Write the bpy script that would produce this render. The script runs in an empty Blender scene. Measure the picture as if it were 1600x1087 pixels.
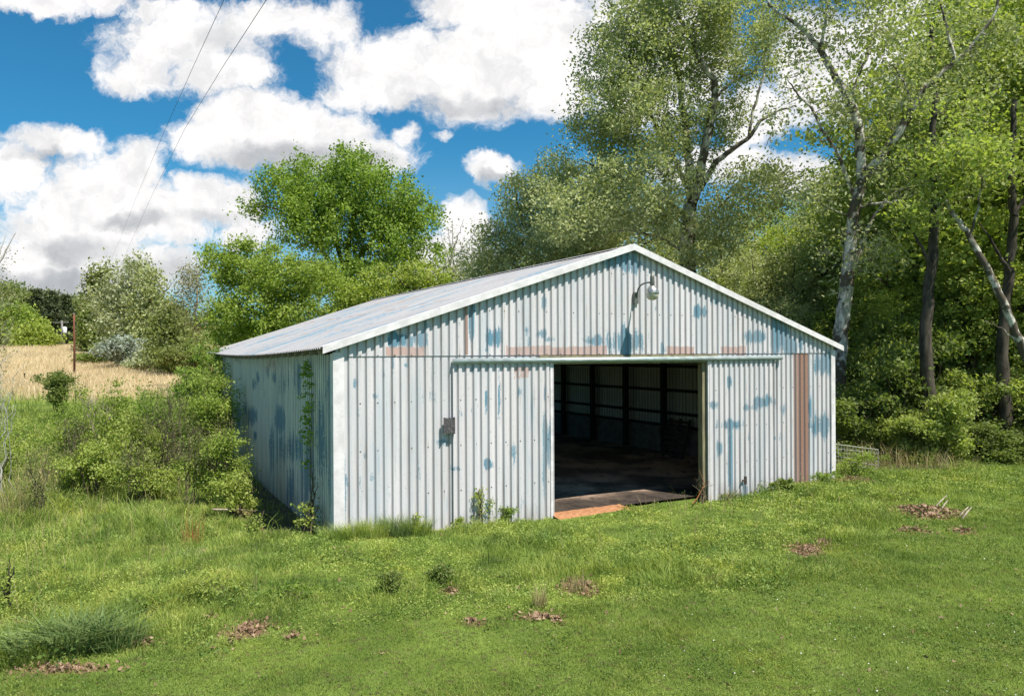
import bpy, math, random
import numpy as np
from mathutils import Vector

# ------------------------------------------------------------------ camera, sky, sun, exposure
sc = bpy.context.scene
C = sc.collection
R = math.radians
PX = 1165.0                      # focal length measured on a 1600 px wide frame
CH = 3.2                         # camera height above the barn floor
HZ = 550.7                       # horizon row
cam = bpy.data.cameras.new('camera'); co = bpy.data.objects.new('camera', cam); C.objects.link(co)
co.location = (0, 0, CH); co.rotation_mode = 'YXZ'
from mathutils import Matrix
co.rotation_mode = 'QUATERNION'
co.rotation_quaternion = (Matrix.Rotation(R(90), 4, 'X') @ Matrix.Rotation(R(-0.307), 4, 'Z')).to_quaternion()
cam.sensor_width = 36; cam.lens = 36 * PX / 1600; cam.clip_end = 3000; cam.clip_start = .1
cam.shift_y = (HZ - 543.5) / 1600
sc.camera = co
sc.view_settings.view_transform = 'Standard'; sc.view_settings.look = 'None'
sc.view_settings.exposure = 0.72; sc.view_settings.gamma = 1
sc.cycles.max_bounces = 8; sc.cycles.diffuse_bounces = 6; sc.cycles.glossy_bounces = 2
sc.cycles.transmission_bounces = 4; sc.cycles.transparent_max_bounces = 4
sc.cycles.use_denoising = True; sc.cycles.denoiser = 'OPENIMAGEDENOISE'; sc.cycles.denoising_prefilter = 'ACCURATE'; sc.cycles.denoising_input_passes = 'RGB_ALBEDO_NORMAL'
sc.cycles.sample_clamp_indirect = 4

SUN_EL = 61.5
SUN_H = (math.sin(R(49.5)), -math.cos(R(49.5)))      # horizontal direction towards the sun
sd = Vector((SUN_H[0]*math.cos(R(SUN_EL)), SUN_H[1]*math.cos(R(SUN_EL)), math.sin(R(SUN_EL))))
sun = bpy.data.lights.new('sun', 'SUN'); so = bpy.data.objects.new('sun', sun); C.objects.link(so)
sun.energy = 5.0; sun.angle = R(0.5); sun.color = (1.0, .93, .83)
so.rotation_mode = 'QUATERNION'; so.rotation_quaternion = sd.to_track_quat('Z', 'Y')

class N:
    """small node helper"""
    def __init__(s, tree): s.t = tree; s.n = tree.nodes; s.l = tree.links
    def new(s, typ, **kw):
        n = s.n.new(typ)
        for k, v in kw.items(): setattr(n, k, v)
        return n
    def put(s, sock, v):
        if isinstance(v, bpy.types.NodeSocket): s.l.new(v, sock)
        elif v is not None: sock.default_value = v
    def m(s, op, a, b=None, c=None, clamp=False):
        n = s.new('ShaderNodeMath', operation=op, use_clamp=clamp)
        s.put(n.inputs[0], a)
        if b is not None: s.put(n.inputs[1], b)
        if c is not None: s.put(n.inputs[2], c)
        return n.outputs[0]
    def vm(s, op, a, b=None):
        n = s.new('ShaderNodeVectorMath', operation=op)
        s.put(n.inputs[0], a)
        if b is not None: s.put(n.inputs[1], b)
        return n.outputs['Value'] if op in ('LENGTH', 'DOT_PRODUCT') else n.outputs[0]
    def noise(s, vec, scale, detail=2, rough=.5, color=False, dist=0):
        n = s.new('ShaderNodeTexNoise'); s.put(n.inputs['Vector'], vec)
        n.inputs['Scale'].default_value = scale; n.inputs['Detail'].default_value = detail
        n.inputs['Roughness'].default_value = rough; n.inputs['Distortion'].default_value = dist
        return n.outputs['Color' if color else 'Fac']
    def step(s, v, a, b, lo=0., hi=1.):
        n = s.new('ShaderNodeMapRange', interpolation_type='SMOOTHSTEP')
        s.put(n.inputs[0], v)
        for i, q in enumerate((a, b, lo, hi)): n.inputs[i+1].default_value = q
        return n.outputs[0]
    def mix(s, f, a, b, blend='MIX'):
        n = s.new('ShaderNodeMix', data_type='RGBA', blend_type=blend)
        s.put(n.inputs[0], f)
        s.put(n.inputs[6], c4(a)); s.put(n.inputs[7], c4(b))
        return n.outputs[2]
    def ramp(s, v, stops):
        n = s.new('ShaderNodeValToRGB'); s.put(n.inputs[0], v)
        e = n.color_ramp.elements
        while len(e) < len(stops): e.new(.5)
        for i, (p, c) in enumerate(stops): e[i].position = p; e[i].color = c4(c)
        return n.outputs[0]
    def attr(s, name, out='Fac'): return s.new('ShaderNodeAttribute', attribute_name=name).outputs[out]
def c4(c):
    if isinstance(c, bpy.types.NodeSocket) or c is None: return c
    return tuple(c) if len(c) == 4 else tuple(c) + (1,)

w = bpy.data.worlds.new('World'); sc.world = w; w.use_nodes = True
w.cycles.sampling_method = 'MANUAL'; w.cycles.sample_map_resolution = 512
def build_world():
    k = N(w.node_tree); k.n.clear()
    out = k.new('ShaderNodeOutputWorld'); bg = k.new('ShaderNodeBackground')
    sky = k.new('ShaderNodeTexSky', sky_type='NISHITA'); sky.sun_disc = False
    sky.sun_elevation = R(SUN_EL); sky.sun_rotation = math.atan2(SUN_H[0], SUN_H[1])
    sky.altitude = 200; sky.dust_density = .3; sky.ozone_density = 2.0
    tc = k.new('ShaderNodeTexCoord')
    sep = k.new('ShaderNodeSeparateXYZ'); k.l.new(tc.outputs['Generated'], sep.inputs[0])
    ay = k.m('MAXIMUM', k.m('ABSOLUTE', sep.outputs[1]), .08)
    cu = k.m('DIVIDE', sep.outputs[0], ay); cv = k.m('DIVIDE', sep.outputs[2], ay)
    cb = k.new('ShaderNodeCombineXYZ'); k.put(cb.inputs[0], cu); k.put(cb.inputs[1], cv)
    p = cb.outputs[0]
    w1 = k.vm('SUBTRACT', k.noise(p, 9, 4, .55, color=True), (.5, .5, .5))
    w2 = k.vm('SUBTRACT', k.noise(p, 34, 4, .6, color=True), (.5, .5, .5))
    pw = k.vm('ADD', p, k.vm('ADD', k.vm('MULTIPLY', w1, (.075, .055, 0)), k.vm('MULTIPLY', w2, (.034, .030, 0))))
    def field(blobs):
        acc = None
        for (u, v, ru, rv, s) in blobs:
            q = k.vm('MULTIPLY', k.vm('SUBTRACT', pw, ((u-800)/PX, (HZ-v)/PX, 0)), (PX/ru, PX/rv, 0))
            d = k.m('MULTIPLY', k.m('SUBTRACT', 1.0, k.vm('DOT_PRODUCT', q, q)), s)
            acc = d if acc is None else k.m('MAXIMUM', acc, d)
        return acc
    clouds = [(70,-5,150,26,1),(290,55,135,55,.8),(225,105,80,42,.9),(350,110,90,45,.9),(420,25,100,34,.8),(510,40,72,42,.7),(250,10,60,20,.7),
              (400,195,120,62,1.2),(500,215,110,56,1.2),(590,240,75,32,.8),(310,215,55,40,1),(640,215,22,18,.5),
              (620,105,110,66,1.1),(545,140,55,30,.8),(740,110,120,86,1.1),(830,70,120,110,1.2),(760,10,110,40,1),(870,150,60,40,1),(660,55,50,22,.6),
              (765,268,46,25,.9),(700,205,16,9,.5),
              (85,212,90,26,.9),(20,262,55,60,1),(215,262,55,58,1.1),(150,300,110,70,1.2),(120,370,130,75,1.2),(240,330,110,52,1.1),(330,310,95,45,1.1),
              (390,362,62,26,.9),(60,430,190,48,1.1),(210,415,120,44,1),(725,350,48,46,1.1),(700,410,80,50,1),
              (1010,80,140,130,1.1),(1180,180,70,60,1),(1130,260,120,30,.8),(1300,110,100,95,1.1),(1450,60,120,90,1.1),(1250,280,80,34,1),(1420,300,110,50,.9),(1580,150,90,140,1)]
    grey = [(440,240,140,30,1),(590,245,60,14,.7),(120,385,80,30,.8),(60,440,200,30,1),(210,345,60,18,.8),(330,335,70,16,.6),(720,160,110,26,.8),(790,170,60,18,.6),(770,284,36,12,1),(360,60,60,30,.4),(60,238,70,14,.6),(260,420,120,30,.6)]
    D = field(clouds)
    D = k.m('ADD', D, k.m('MULTIPLY', k.m('SUBTRACT', k.noise(pw, 24, 8, .68), .5), 1.9))
    # unseen sky outside the framed part gets cloud cover added to lift neutral ambient
    far = k.step(k.m('MAXIMUM', k.m('ABSOLUTE', cu), k.m('MULTIPLY', cv, 1.4)), .75, 1.0)
    D = k.m('ADD', D, k.m('MULTIPLY', far, k.m('MULTIPLY', k.m('SUBTRACT', k.noise(p, 2.5, 6, .6), .33), 9)))
    A = k.step(k.m('ADD', D, k.m('MULTIPLY', k.m('SUBTRACT', k.noise(pw, 75, 5, .7), .5), .7)), -.30, .62)
    G = k.step(k.m('ADD', field(grey), k.m('MULTIPLY', k.m('SUBTRACT', k.noise(p, 14, 5, .55), .5), 1.4)), -.2, 1.0)
    puff = k.step(k.noise(pw, 15, 8, .66), .34, .60)
    shade = k.m('MULTIPLY', k.m('SUBTRACT', 1.0, k.m('MULTIPLY', G, .46)), k.m('ADD', .78, k.m('MULTIPLY', puff, .22)))
    ccol = k.new('ShaderNodeCombineXYZ')
    k.put(ccol.inputs[0], k.m('MULTIPLY', shade, 9.5)); k.put(ccol.inputs[1], k.m('MULTIPLY', k.m('POWER', shade, .93), 9.3)); k.put(ccol.inputs[2], k.m('MULTIPLY', k.m('POWER', shade, .85), 9.2))
    blue = k.mix(1.0, sky.outputs[0], (.24, .86, 1.06), 'MULTIPLY')
    pale = k.step(cv, -.02, .30, .55, 0)
    blue = k.mix(pale, blue, (4.6, 6.0, 6.9))
    col = k.mix(A, blue, ccol.outputs[0])
    k.l.new(col, bg.inputs[0]); bg.inputs[1].default_value = .070
    k.l.new(bg.outputs[0], out.inputs[0])
build_world()

# ------------------------------------------------------------------ mesh helpers
def tag(o, label=None, cat=None, group=None, kind=None):
    if label: o['label'] = label
    if cat: o['category'] = cat
    if group: o['group'] = group
    if kind: o['kind'] = kind
    return o
def link(name, me, mat, parent=None):
    o = bpy.data.objects.new(name, me); C.objects.link(o)
    if mat is not None: me.materials.append(mat)
    if parent is not None: o.parent = parent
    return o
def empty(name, loc, rz=0, label=None, cat=None, group=None):
    o = bpy.data.objects.new(name, None); C.objects.link(o); o.location = loc; o.rotation_euler = (0, 0, rz)
    o.empty_display_size = .2
    return tag(o, label, cat, group)
def npmesh(name, V, F, attrs=None, smooth=False):
    V = np.asarray(V, np.float32); F = np.asarray(F, np.int32)
    me = bpy.data.meshes.new(name); n, k = F.shape
    me.vertices.add(len(V)); me.vertices.foreach_set('co', V.ravel())
    me.loops.add(n*k); me.loops.foreach_set('vertex_index', F.ravel())
    me.polygons.add(n); me.polygons.foreach_set('loop_start', np.arange(0, n*k, k, dtype=np.int32))
    me.update(calc_edges=True)
    me.polygons.foreach_set('use_smooth', np.full(n, smooth, bool))
    for an, av in (attrs or {}).items():
        a = me.attributes.new(an, 'FLOAT', 'POINT'); a.data.foreach_set('value', np.asarray(av, np.float32))
    return me
class MB:
    """collects boxes and tubes into one mesh"""
    def __init__(s): s.v = []; s.f = []
    def add(s, V, F):
        o = len(s.v); s.v += [tuple(map(float, p)) for p in V]; s.f += [tuple(i+o for i in f) for f in F]; return s
    def box(s, x0, x1, y0, y1, z0, z1):
        V = [(x, y, z) for z in (z0, z1) for y in (y0, y1) for x in (x0, x1)]
        return s.add(V, [(0,2,3,1),(4,5,7,6),(0,1,5,4),(2,6,7,3),(0,4,6,2),(1,3,7,5)])
    def bar(s, a, b, wx, wz, up=(0,0,1)):
        a = Vector(a); b = Vector(b); d = (b-a).normalized(); up = Vector(up)
        x = d.cross(up)
        if x.length < 1e-4: x = Vector((1,0,0))
        x.normalize(); z = x.cross(d).normalized(); x = x*wx/2; z = z*wz/2
        V = [p+i*x+j*z for p in (a, b) for i, j in ((-1,-1),(1,-1),(1,1),(-1,1))]
        return s.add(V, [(3,2,1,0),(4,5,6,7),(0,1,5,4),(1,2,6,5),(2,3,7,6),(3,0,4,7)])
    def tube(s, pts, rad, n=8):
        pts = [Vector(p) for p in pts]
        if not hasattr(rad, '__len__'): rad = [rad]*len(pts)
        V, F = [], []; x = None
        for i, p in enumerate(pts):
            d = (pts[min(i+1, len(pts)-1)] - pts[max(i-1, 0)]).normalized()
            if x is None: x = d.orthogonal().normalized()
            x = (x - d*x.dot(d)).normalized(); y = d.cross(x)
            for j in range(n):
                a = 2*math.pi*j/n; V.append(p + (x*math.cos(a)+y*math.sin(a))*rad[i])
        for i in range(len(pts)-1):
            for j in range(n): F.append((i*n+j, i*n+(j+1) % n, (i+1)*n+(j+1) % n, (i+1)*n+j))
        F.append(tuple(reversed(range(n)))); F.append(tuple((len(pts)-1)*n+j for j in range(n)))
        return s.add(V, F)
    def lathe(s, c, prof, n=20):
        V, F = [], []
        for r, z in prof:
            for j in range(n):
                a = 2*math.pi*j/n; V.append((c[0]+r*math.cos(a), c[1]+r*math.sin(a), c[2]+z))
        for i in range(len(prof)-1):
            for j in range(n): F.append((i*n+j, i*n+(j+1) % n, (i+1)*n+(j+1) % n, (i+1)*n+j))
        return s.add(V, F)
    def build(s, name, mat, parent=None, smooth=False):
        me = bpy.data.meshes.new(name); me.from_pydata(s.v, [], s.f); me.update()
        if smooth:
            for p in me.polygons: p.use_smooth = True
        return link(name, me, mat, parent)

# ------------------------------------------------------------------ materials
def new_mat(name):
    m = bpy.data.materials.new(name); m.use_nodes = True
    k = N(m.node_tree); k.n.clear()
    out = k.new('ShaderNodeOutputMaterial')
    return m, k, out
def principled(k, out, col, rough=.7, metal=0, spec=.3, bump=None, bs=.3, bd=.01):
    b = k.new('ShaderNodeBsdfPrincipled')
    k.put(b.inputs['Base Color'], c4(col)); k.put(b.inputs['Roughness'], rough); k.put(b.inputs['Metallic'], metal)
    b.inputs['Specular IOR Level'].default_value = spec
    if bump is not None:
        bn = k.new('ShaderNodeBump'); bn.inputs['Strength'].default_value = bs; bn.inputs['Distance'].default_value = bd
        k.put(bn.inputs['Height'], bump); k.l.new(bn.outputs[0], b.inputs['Normal'])
    k.l.new(b.outputs[0], out.inputs[0]); return b
def obj_co(k): return k.new('ShaderNodeTexCoord').outputs['Object']
def world_co(k): return k.new('ShaderNodeNewGeometry').outputs['Position']
def mapped(k, vec, s):
    return k.vm('MULTIPLY', vec, s)

def leaf_mat(name, cols, trans=.46, gloss=.012, var=.35, nscale=.5, ground=False):
    m, k, out = new_mat(name)
    r = k.attr('rnd')
    cols = [(max(c[0], min(c[0]*1.22, .84*c[1])), c[1], c[2]+.11*c[1]) if c[1] > c[0]*1.03 else c for c in cols]
    big = k.noise(world_co(k), nscale, 2)
    f = k.m('ADD', k.m('ADD', k.m('MULTIPLY', r, .55), .10), k.m('MULTIPLY', k.m('SUBTRACT', big, .5), var*2), clamp=False)
    n = len(cols)
    col = k.ramp(k.m('ADD', f, .12, clamp=True), [(i/(n-1), c) for i, c in enumerate(cols)])
    if ground:
        wp_ = world_co(k)
        col = k.mix(k.step(k.noise(wp_, 1.1, 4, .62), .48, .62, 0, .60), col, k.mix(1.0, col, (.52,.70,.62), 'MULTIPLY'))
        col = k.mix(k.step(k.noise(k.vm('ADD', wp_, (31, 7, 0)), .7, 4, .6), .50, .66, 0, .38), col, k.mix(1.0, col, (1.3,1.1,.65), 'MULTIPLY'))
        col = k.mix(k.step(k.noise(k.vm('ADD', wp_, (3, 47, 0)), 5, 3, .6), .56, .72, 0, .5), col, (.33,.30,.15))
        col = k.mix(k.step(k.noise(k.vm('ADD', wp_, (13, 4, 0)), 4.2, 4, .7), .50, .62, 0, .55), col, k.mix(1.0, col, (.45,.62,.55), 'MULTIPLY'))
    d = k.new('ShaderNodeBsdfDiffuse'); k.l.new(col, d.inputs[0])
    t = k.new('ShaderNodeBsdfTranslucent'); k.l.new(k.mix(1.0, col, (1.15, 1.25, .55), 'MULTIPLY'), t.inputs[0])
    g = k.new('ShaderNodeBsdfGlossy'); g.inputs[0].default_value = (1, 1, 1, 1); g.inputs[1].default_value = .6
    a = k.new('ShaderNodeMixShader'); a.inputs[0].default_value = trans; k.l.new(d.outputs[0], a.inputs[1]); k.l.new(t.outputs[0], a.inputs[2])
    b = k.new('ShaderNodeMixShader'); b.inputs[0].default_value = gloss; k.l.new(a.outputs[0], b.inputs[1]); k.l.new(g.outputs[0], b.inputs[2])
    k.l.new(b.outputs[0], out.inputs[0]); return m
def bark_mat(name, a, b, scale=6, stretch=.25, patchy=None):
    m, k, out = new_mat(name)
    p = mapped(k, obj_co(k), (1, 1, stretch))
    n1 = k.noise(p, scale, 5, .65)
    col = k.mix(k.step(n1, .36, .64), a, b)
    if patchy is not None:
        col = k.mix(k.step(k.noise(obj_co(k), 2.2, 4, .6), .46, .54), col, patchy)
    principled(k, out, col, .9, bump=n1, bs=.8, bd=.02); return m

M = {}
M['leaf_maple'] = leaf_mat('leaf_maple', [(.085,.16,.014),(.19,.34,.026),(.33,.47,.05)])
M['leaf_bright'] = leaf_mat('leaf_bright', [(.10,.175,.015),(.22,.35,.028),(.36,.48,.055)])
M['leaf_syc'] = leaf_mat('leaf_syc', [(.20,.235,.075),(.37,.405,.145),(.54,.56,.27)], trans=.35, gloss=.015)
M['leaf_pale'] = leaf_mat('leaf_pale', [(.21,.24,.10),(.37,.40,.19),(.5,.52,.32)], trans=.35)
M['leaf_bud'] = leaf_mat('leaf_bud', [(.17,.16,.07),(.26,.26,.12),(.36,.34,.20)], trans=.3)
M['leaf_wood'] = leaf_mat('leaf_wood', [(.15,.20,.03),(.31,.385,.055),(.48,.55,.12)], nscale=.25)
M['leaf_yellow'] = leaf_mat('leaf_yellow', [(.17,.23,.02),(.31,.40,.04),(.45,.53,.08)])
M['leaf_pine'] = leaf_mat('leaf_pine', [(.022,.045,.015),(.05,.08,.025),(.09,.125,.04)], trans=.1)
M['leaf_olive'] = leaf_mat('leaf_olive', [(.12,.15,.03),(.22,.26,.06),(.34,.37,.11)])
M['leaf_silver'] = leaf_mat('leaf_silver', [(.16,.21,.13),(.32,.37,.27),(.50,.54,.44)], trans=.25)
M['leaf_dark'] = leaf_mat('leaf_dark', [(.07,.125,.022),(.15,.235,.035),(.27,.37,.06)])
M['leaf_privet'] = leaf_mat('leaf_privet', [(.10,.18,.016),(.26,.38,.03),(.44,.54,.09)], gloss=.02)
M['grass'] = leaf_mat('grass', [(.055,.115,.013),(.135,.235,.02),(.235,.335,.035),(.38,.42,.11)], trans=.3, var=.55, nscale=2.2, ground=True)
M['grass_rough'] = leaf_mat('grass_rough', [(.085,.16,.025),(.20,.31,.032),(.34,.44,.05),(.50,.50,.19)], trans=.3, var=.7, nscale=1.6, ground=True)
M['blade_blue'] = leaf_mat('blade_blue', [(.05,.11,.025),(.11,.20,.04),(.22,.32,.085)], trans=.25)
M['straw'] = leaf_mat('straw', [(.46,.35,.22),(.66,.54,.37),(.80,.70,.53)], trans=.3, var=.5, nscale=.08)
M['straw_weed'] = leaf_mat('straw_weed', [(.20,.15,.07),(.40,.33,.17),(.55,.47,.27)], trans=.25)
M['rust_weed'] = leaf_mat('rust_weed', [(.20,.08,.03),(.32,.13,.05),(.45,.2,.08)], trans=.2)
M['dead'] = leaf_mat('dead_leaf', [(.12,.07,.042),(.27,.175,.11),(.46,.34,.23)], trans=.12, gloss=.015)
M['weed_leaf'] = leaf_mat('weed_leaf', [(.04,.10,.014),(.12,.23,.025),(.26,.38,.05)], trans=.3)
M['white_flower'] = leaf_mat('white_flower', [(.6,.6,.55),(.75,.75,.7),(.8,.8,.78)], trans=.2)
M['bark'] = bark_mat('bark', (.05,.04,.03), (.14,.12,.095))
M['bark_dark'] = bark_mat('bark_dark', (.028,.024,.018), (.085,.072,.055))
M['bark_syc'] = bark_mat('bark_syc', (.24,.225,.19), (.58,.56,.50), 5, .5, (.09,.075,.055))
M['bark_pale'] = bark_mat('bark_pale', (.25,.24,.21), (.5,.49,.44), 8, .4)
M['stem'] = bark_mat('stem', (.07,.06,.035), (.16,.13,.085), 10)
M['twig_dry'] = bark_mat('twig_dry', (.22,.17,.12), (.42,.36,.29), 12)
M['pole_wood'] = bark_mat('pole_wood', (.11,.04,.02), (.22,.085,.045), 8, .1)
M['pole_grey'] = bark_mat('pole_grey', (.12,.11,.10), (.26,.25,.23), 8, .1)

def metal_paint(name, screws=False, base=(.62,.595,.615), tint=(.43,.475,.52), deep=(.045,.14,.20), rust=(.44,.24,.185), brown=(.27,.135,.088), grime=(.20,.165,.14), amt=1.0, stretch=(1,1,.12)):
    m, k, out = new_mat(name)
    o = obj_co(k)
    p = mapped(k, o, stretch)
    n1 = k.noise(p, 2.3, 6, .62); n2 = k.noise(p, 8.5, 5, .65); n3 = k.noise(mapped(k, o, (1,1,.5)), 30, 4, .7)
    f4 = k.noise(mapped(k, o, (6, 6, 2)), 3, 5, .7)
    cell = k.noise(mapped(k, o, (6.5, 6.5, .25)), 1.0, 2, .5)
    col = k.mix(k.step(n1, .42, .68, 0, .75), base, tint)
    col = k.mix(k.step(cell, .52, .68, 0, .42), col, tint)
    col = k.mix(k.step(n2, .52, .68, 0, .45), col, (.60,.55,.54))
    b = k.attr('blue'); c = k.attr('pink'); d = k.attr('brown'); e = k.attr('valley'); g = k.attr('grime')
    bn = k.m('ADD', k.m('MULTIPLY', k.m('SUBTRACT', k.noise(mapped(k, o, (9, 9, 1.1)), 1.6, 5, .75), .5), 1.5), k.m('MULTIPLY', k.m('SUBTRACT', cell, .5), 1.3))
    bb = k.m('MULTIPLY', k.step(k.m('ADD', k.m('ADD', b, bn), k.m('MULTIPLY', k.m('SUBTRACT', k.noise(mapped(k, o, (30, 30, 9)), 2, 4, .8), .5), 1.1)), .50, .56, 0, .92), k.step(b, .05, .3))
    col = k.mix(bb, col, k.mix(n2, deep, (.10,.29,.42)))
    st = k.m('MULTIPLY', k.step(k.noise(mapped(k, o, (7, 7, .5)), 1.6, 4, .65), .60, .72), amt)
    st = k.m('MULTIPLY', st, k.m('ADD', .35, k.m('MULTIPLY', e, .65)))
    col = k.mix(k.m('MULTIPLY', st, .75), col, (.12,.30,.42))
    rr = k.m('MULTIPLY', e, k.step(k.noise(mapped(k, o, (5, 5, .35)), 1.3, 3, .6), .52, .66, 0, .7))
    col = k.mix(rr, col, (.36,.27,.24))
    col = k.mix(k.step(k.m('ADD', c, k.m('MULTIPLY', k.m('SUBTRACT', f4, .5), 2.6)), .46, .56, 0, .70), col, rust)
    col = k.mix(k.step(d, .45, .55, 0, .95), col, brown)
    col = k.mix(k.m('MULTIPLY', g, k.step(k.noise(p, 3.5, 5, .65), .35, .65)), col, grime)
    v = k.new('ShaderNodeTexVoronoi'); k.put(v.inputs['Vector'], o); v.inputs['Scale'].default_value = 7.5
    dot = k.m('MULTIPLY', k.step(v.outputs['Distance'], .05, .10, 1, 0), k.step(k.noise(o, 3, 2), .5, .6))
    col = k.mix(k.m('MULTIPLY', dot, .8), col, (.05,.045,.04))
    col = k.mix(k.step(n3, .62, .75, 0, .4), col, (.30,.28,.27))
    sh = k.m('FLOOR', k.m('MULTIPLY', k.vm('DOT_PRODUCT', o, (1.62, 1.62, 0)), 1.0))
    wn = k.new('ShaderNodeTexWhiteNoise', noise_dimensions='1D'); k.put(wn.inputs['W'], sh)
    col = k.mix(k.step(wn.outputs['Value'], 0, 1, 0, .22), col, (.42,.40,.40))
    f5 = k.noise(mapped(k, o, (10, 10, 3)), 6, 5, .75)
    col = k.mix(k.m('MULTIPLY', k.step(f5, .57, .62), .5), col, (.33,.40,.45))
    col = k.mix(k.m('MULTIPLY', k.step(k.noise(mapped(k, o, (14, 14, 2.2)), 4, 5, .75), .62, .66), .65), col, (.30,.25,.23))
    groove_shade = k.m('MULTIPLY', k.step(e, .35, 1.0), k.m('ADD', .30, k.m('MULTIPLY', k.noise(mapped(k, o, (3, 3, .5)), 2.0, 4, .6), .6)))
    col = k.mix(groove_shade, col, (.15,.165,.18))  # shade painted into the rib grooves to strengthen their contrast
    if screws:
        sx = k.new('ShaderNodeSeparateXYZ'); k.l.new(o, sx.inputs[0])
        P_ = 12.367/80
        fx = k.m('MULTIPLY', k.m('SUBTRACT', k.m('FRACT', k.m('DIVIDE', sx.outputs[0], P_*2)), .347), P_*2)
        fz = k.m('SUBTRACT', k.m('PINGPONG', k.m('ADD', sx.outputs[2], .12), .41), .0)
        d2 = k.m('SQRT', k.m('ADD', k.m('MULTIPLY', fx, fx), k.m('MULTIPLY', fz, fz)))
        keep = k.step(k.noise(o, 2.1, 3, .7), .44, .5)
        col = k.mix(k.m('MULTIPLY', k.step(d2, .011, .019, .9, 0), keep), col, (.05,.04,.035))
        run = k.m('MULTIPLY', k.step(k.m('ABSOLUTE', fx), .006, .012, 1, 0), k.m('MULTIPLY', k.step(fz, .0, .3, .5, 0), k.step(k.noise(mapped(k, o, (4, 4, .6)), 1.7, 2), .54, .60)))
        col = k.mix(run, col, (.34,.22,.16))
    principled(k, out, col, .55, 0, .35, bump=n3, bs=.15, bd=.004)
    return m
M['paint_front'] = metal_paint('paint_front', screws=True)
M['paint_side'] = metal_paint('paint_side', base=(.78,.75,.63), tint=(.52,.57,.50), deep=(.03,.11,.16))
M['paint_roof'] = metal_paint('paint_roof', base=(.36,.35,.355), tint=(.22,.25,.285), deep=(.05,.16,.26), rust=(.30,.20,.17), amt=1.0, stretch=(.10,1,.10))
M['metal_in'] = metal_paint('metal_in', base=(.70,.66,.54), tint=(.6,.57,.47), amt=.1)

def simple(name, col, rough=.6, metal=0, var=.2, scale=8, col2=None, spec=.3, stretch=(1,1,1)):
    m, k, out = new_mat(name)
    p = mapped(k, obj_co(k), stretch)
    n = k.noise(p, scale, 5, .65)
    b = col2 or tuple(c*(1-var*1.6) for c in col)
    principled(k, out, k.mix(k.step(n, .35, .65), col, b), rough, metal, spec, bump=n, bs=.2, bd=.005); return m
M['trim'] = simple('trim', (.72,.695,.71), .5, col2=(.58,.56,.565), scale=5)
M['track'] = simple('track', (.42,.50,.50), .45, .3, scale=14, col2=(.28,.33,.33), stretch=(.3,1,1))
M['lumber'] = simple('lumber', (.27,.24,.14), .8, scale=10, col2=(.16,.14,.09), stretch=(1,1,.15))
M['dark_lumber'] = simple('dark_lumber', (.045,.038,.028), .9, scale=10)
M['tail_lumber'] = simple('tail_lumber', (.34,.29,.22), .9, scale=10)
M['wainscot'] = simple('wainscot', (.24,.205,.175), .9, scale=4, col2=(.15,.125,.11))
M['lamp_metal'] = simple('lamp_metal', (.62,.60,.55), .3, .75, scale=20, col2=(.36,.33,.28))
M['lamp_dark'] = simple('lamp_dark', (.18,.19,.17), .5, .4, scale=20)
M['box_dark'] = simple('box_dark', (.05,.055,.06), .55, .2, scale=30, col2=(.18,.16,.16))
M['wire_pale'] = simple('wire_pale', (.50,.50,.44), .5, .3, scale=20)
M['cable'] = simple('cable', (.05,.06,.07), .6)
M['rust_steel'] = simple('rust_steel', (.06,.045,.035), .8)
M['white_enamel'] = simple('white_enamel', (.75,.77,.78), .4)

def seg(poly, x):
    xs = [a for a, b in poly]; ys = [b for a, b in poly]
    return np.interp(x, xs, ys)
# ------------------------------------------------------------------ places
def G(u, Y): return (u-800)/PX*Y
def zat(v, Y): return CH - (v-HZ)/PX*Y
xL, yL, PHI = -2.981, 12.57, R(28.253)
cP, sP = math.cos(PHI), math.sin(PHI)
WD, LN = 12.367, 16.83
def to_local(x, y):
    return cP*(x-xL)+sP*(y-yL), -sP*(x-xL)+cP*(y-yL)
def to_world(s, b): return xL+cP*s-sP*b, yL+sP*s+cP*b
def sstep(x, a, b):
    t = np.clip((x-a)/(b-a), 0, 1); return t*t*(3-2*t)
def bump(x, y, cx, cy, rx, ry, h): return h*np.exp(-((x-cx)/rx)**2-((y-cy)/ry)**2)
_rs = np.random.RandomState(5)
_w = [(_rs.uniform(.15, 2.2), _rs.uniform(0, 6.28), _rs.uniform(0, 6.28)) for _ in range(14)]
def wav(x, y):
    z = 0
    for f, a, p in _w: z = z + np.sin((x*math.cos(a)+y*math.sin(a))*f+p)*.012/f**.6
    return z
def terrain(x, y):
    x = np.asarray(x, float); y = np.asarray(y, float)
    z = wav(x, y)
    z = z + bump(x, y, -3.3, 11.9, 2.2, 1.0, .14) + bump(x, y, 4.9, 16.2, 2.0, 1.2, -.16) + bump(x, y, -7.5, 13, 3, 2.5, .12)
    left = 1-sstep(x, -4, 9)
    zl = 1.4*sstep(y, 18, 46) + 2.1*sstep(y, 40, 100) + .09*np.clip(y-105, 0, 65) + .5*sstep(-x, 22, 60)*sstep(y, 25, 60)
    right = sstep(x, -2, 12)
    zr = .20*np.clip(y-31, 0, 50)*(1-.5*sstep(y, 60, 120))
    z = z + left*zl + right*zr*.9
    s, b = to_local(x, y)
    inside = sstep(s, -.5, .1)*(1-sstep(s, WD-.1, WD+.5))*sstep(b, -.25, .1)*(1-sstep(b, LN-.1, LN+.5))
    trench = sstep(s, -1.0, -.5)*(1-sstep(s, -.5, .2))*sstep(b, .3, 1.2)*(1-sstep(b, LN, LN+1))
    z = z - trench*.12
    return z*(1-inside) + inside*(-.06)
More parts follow.
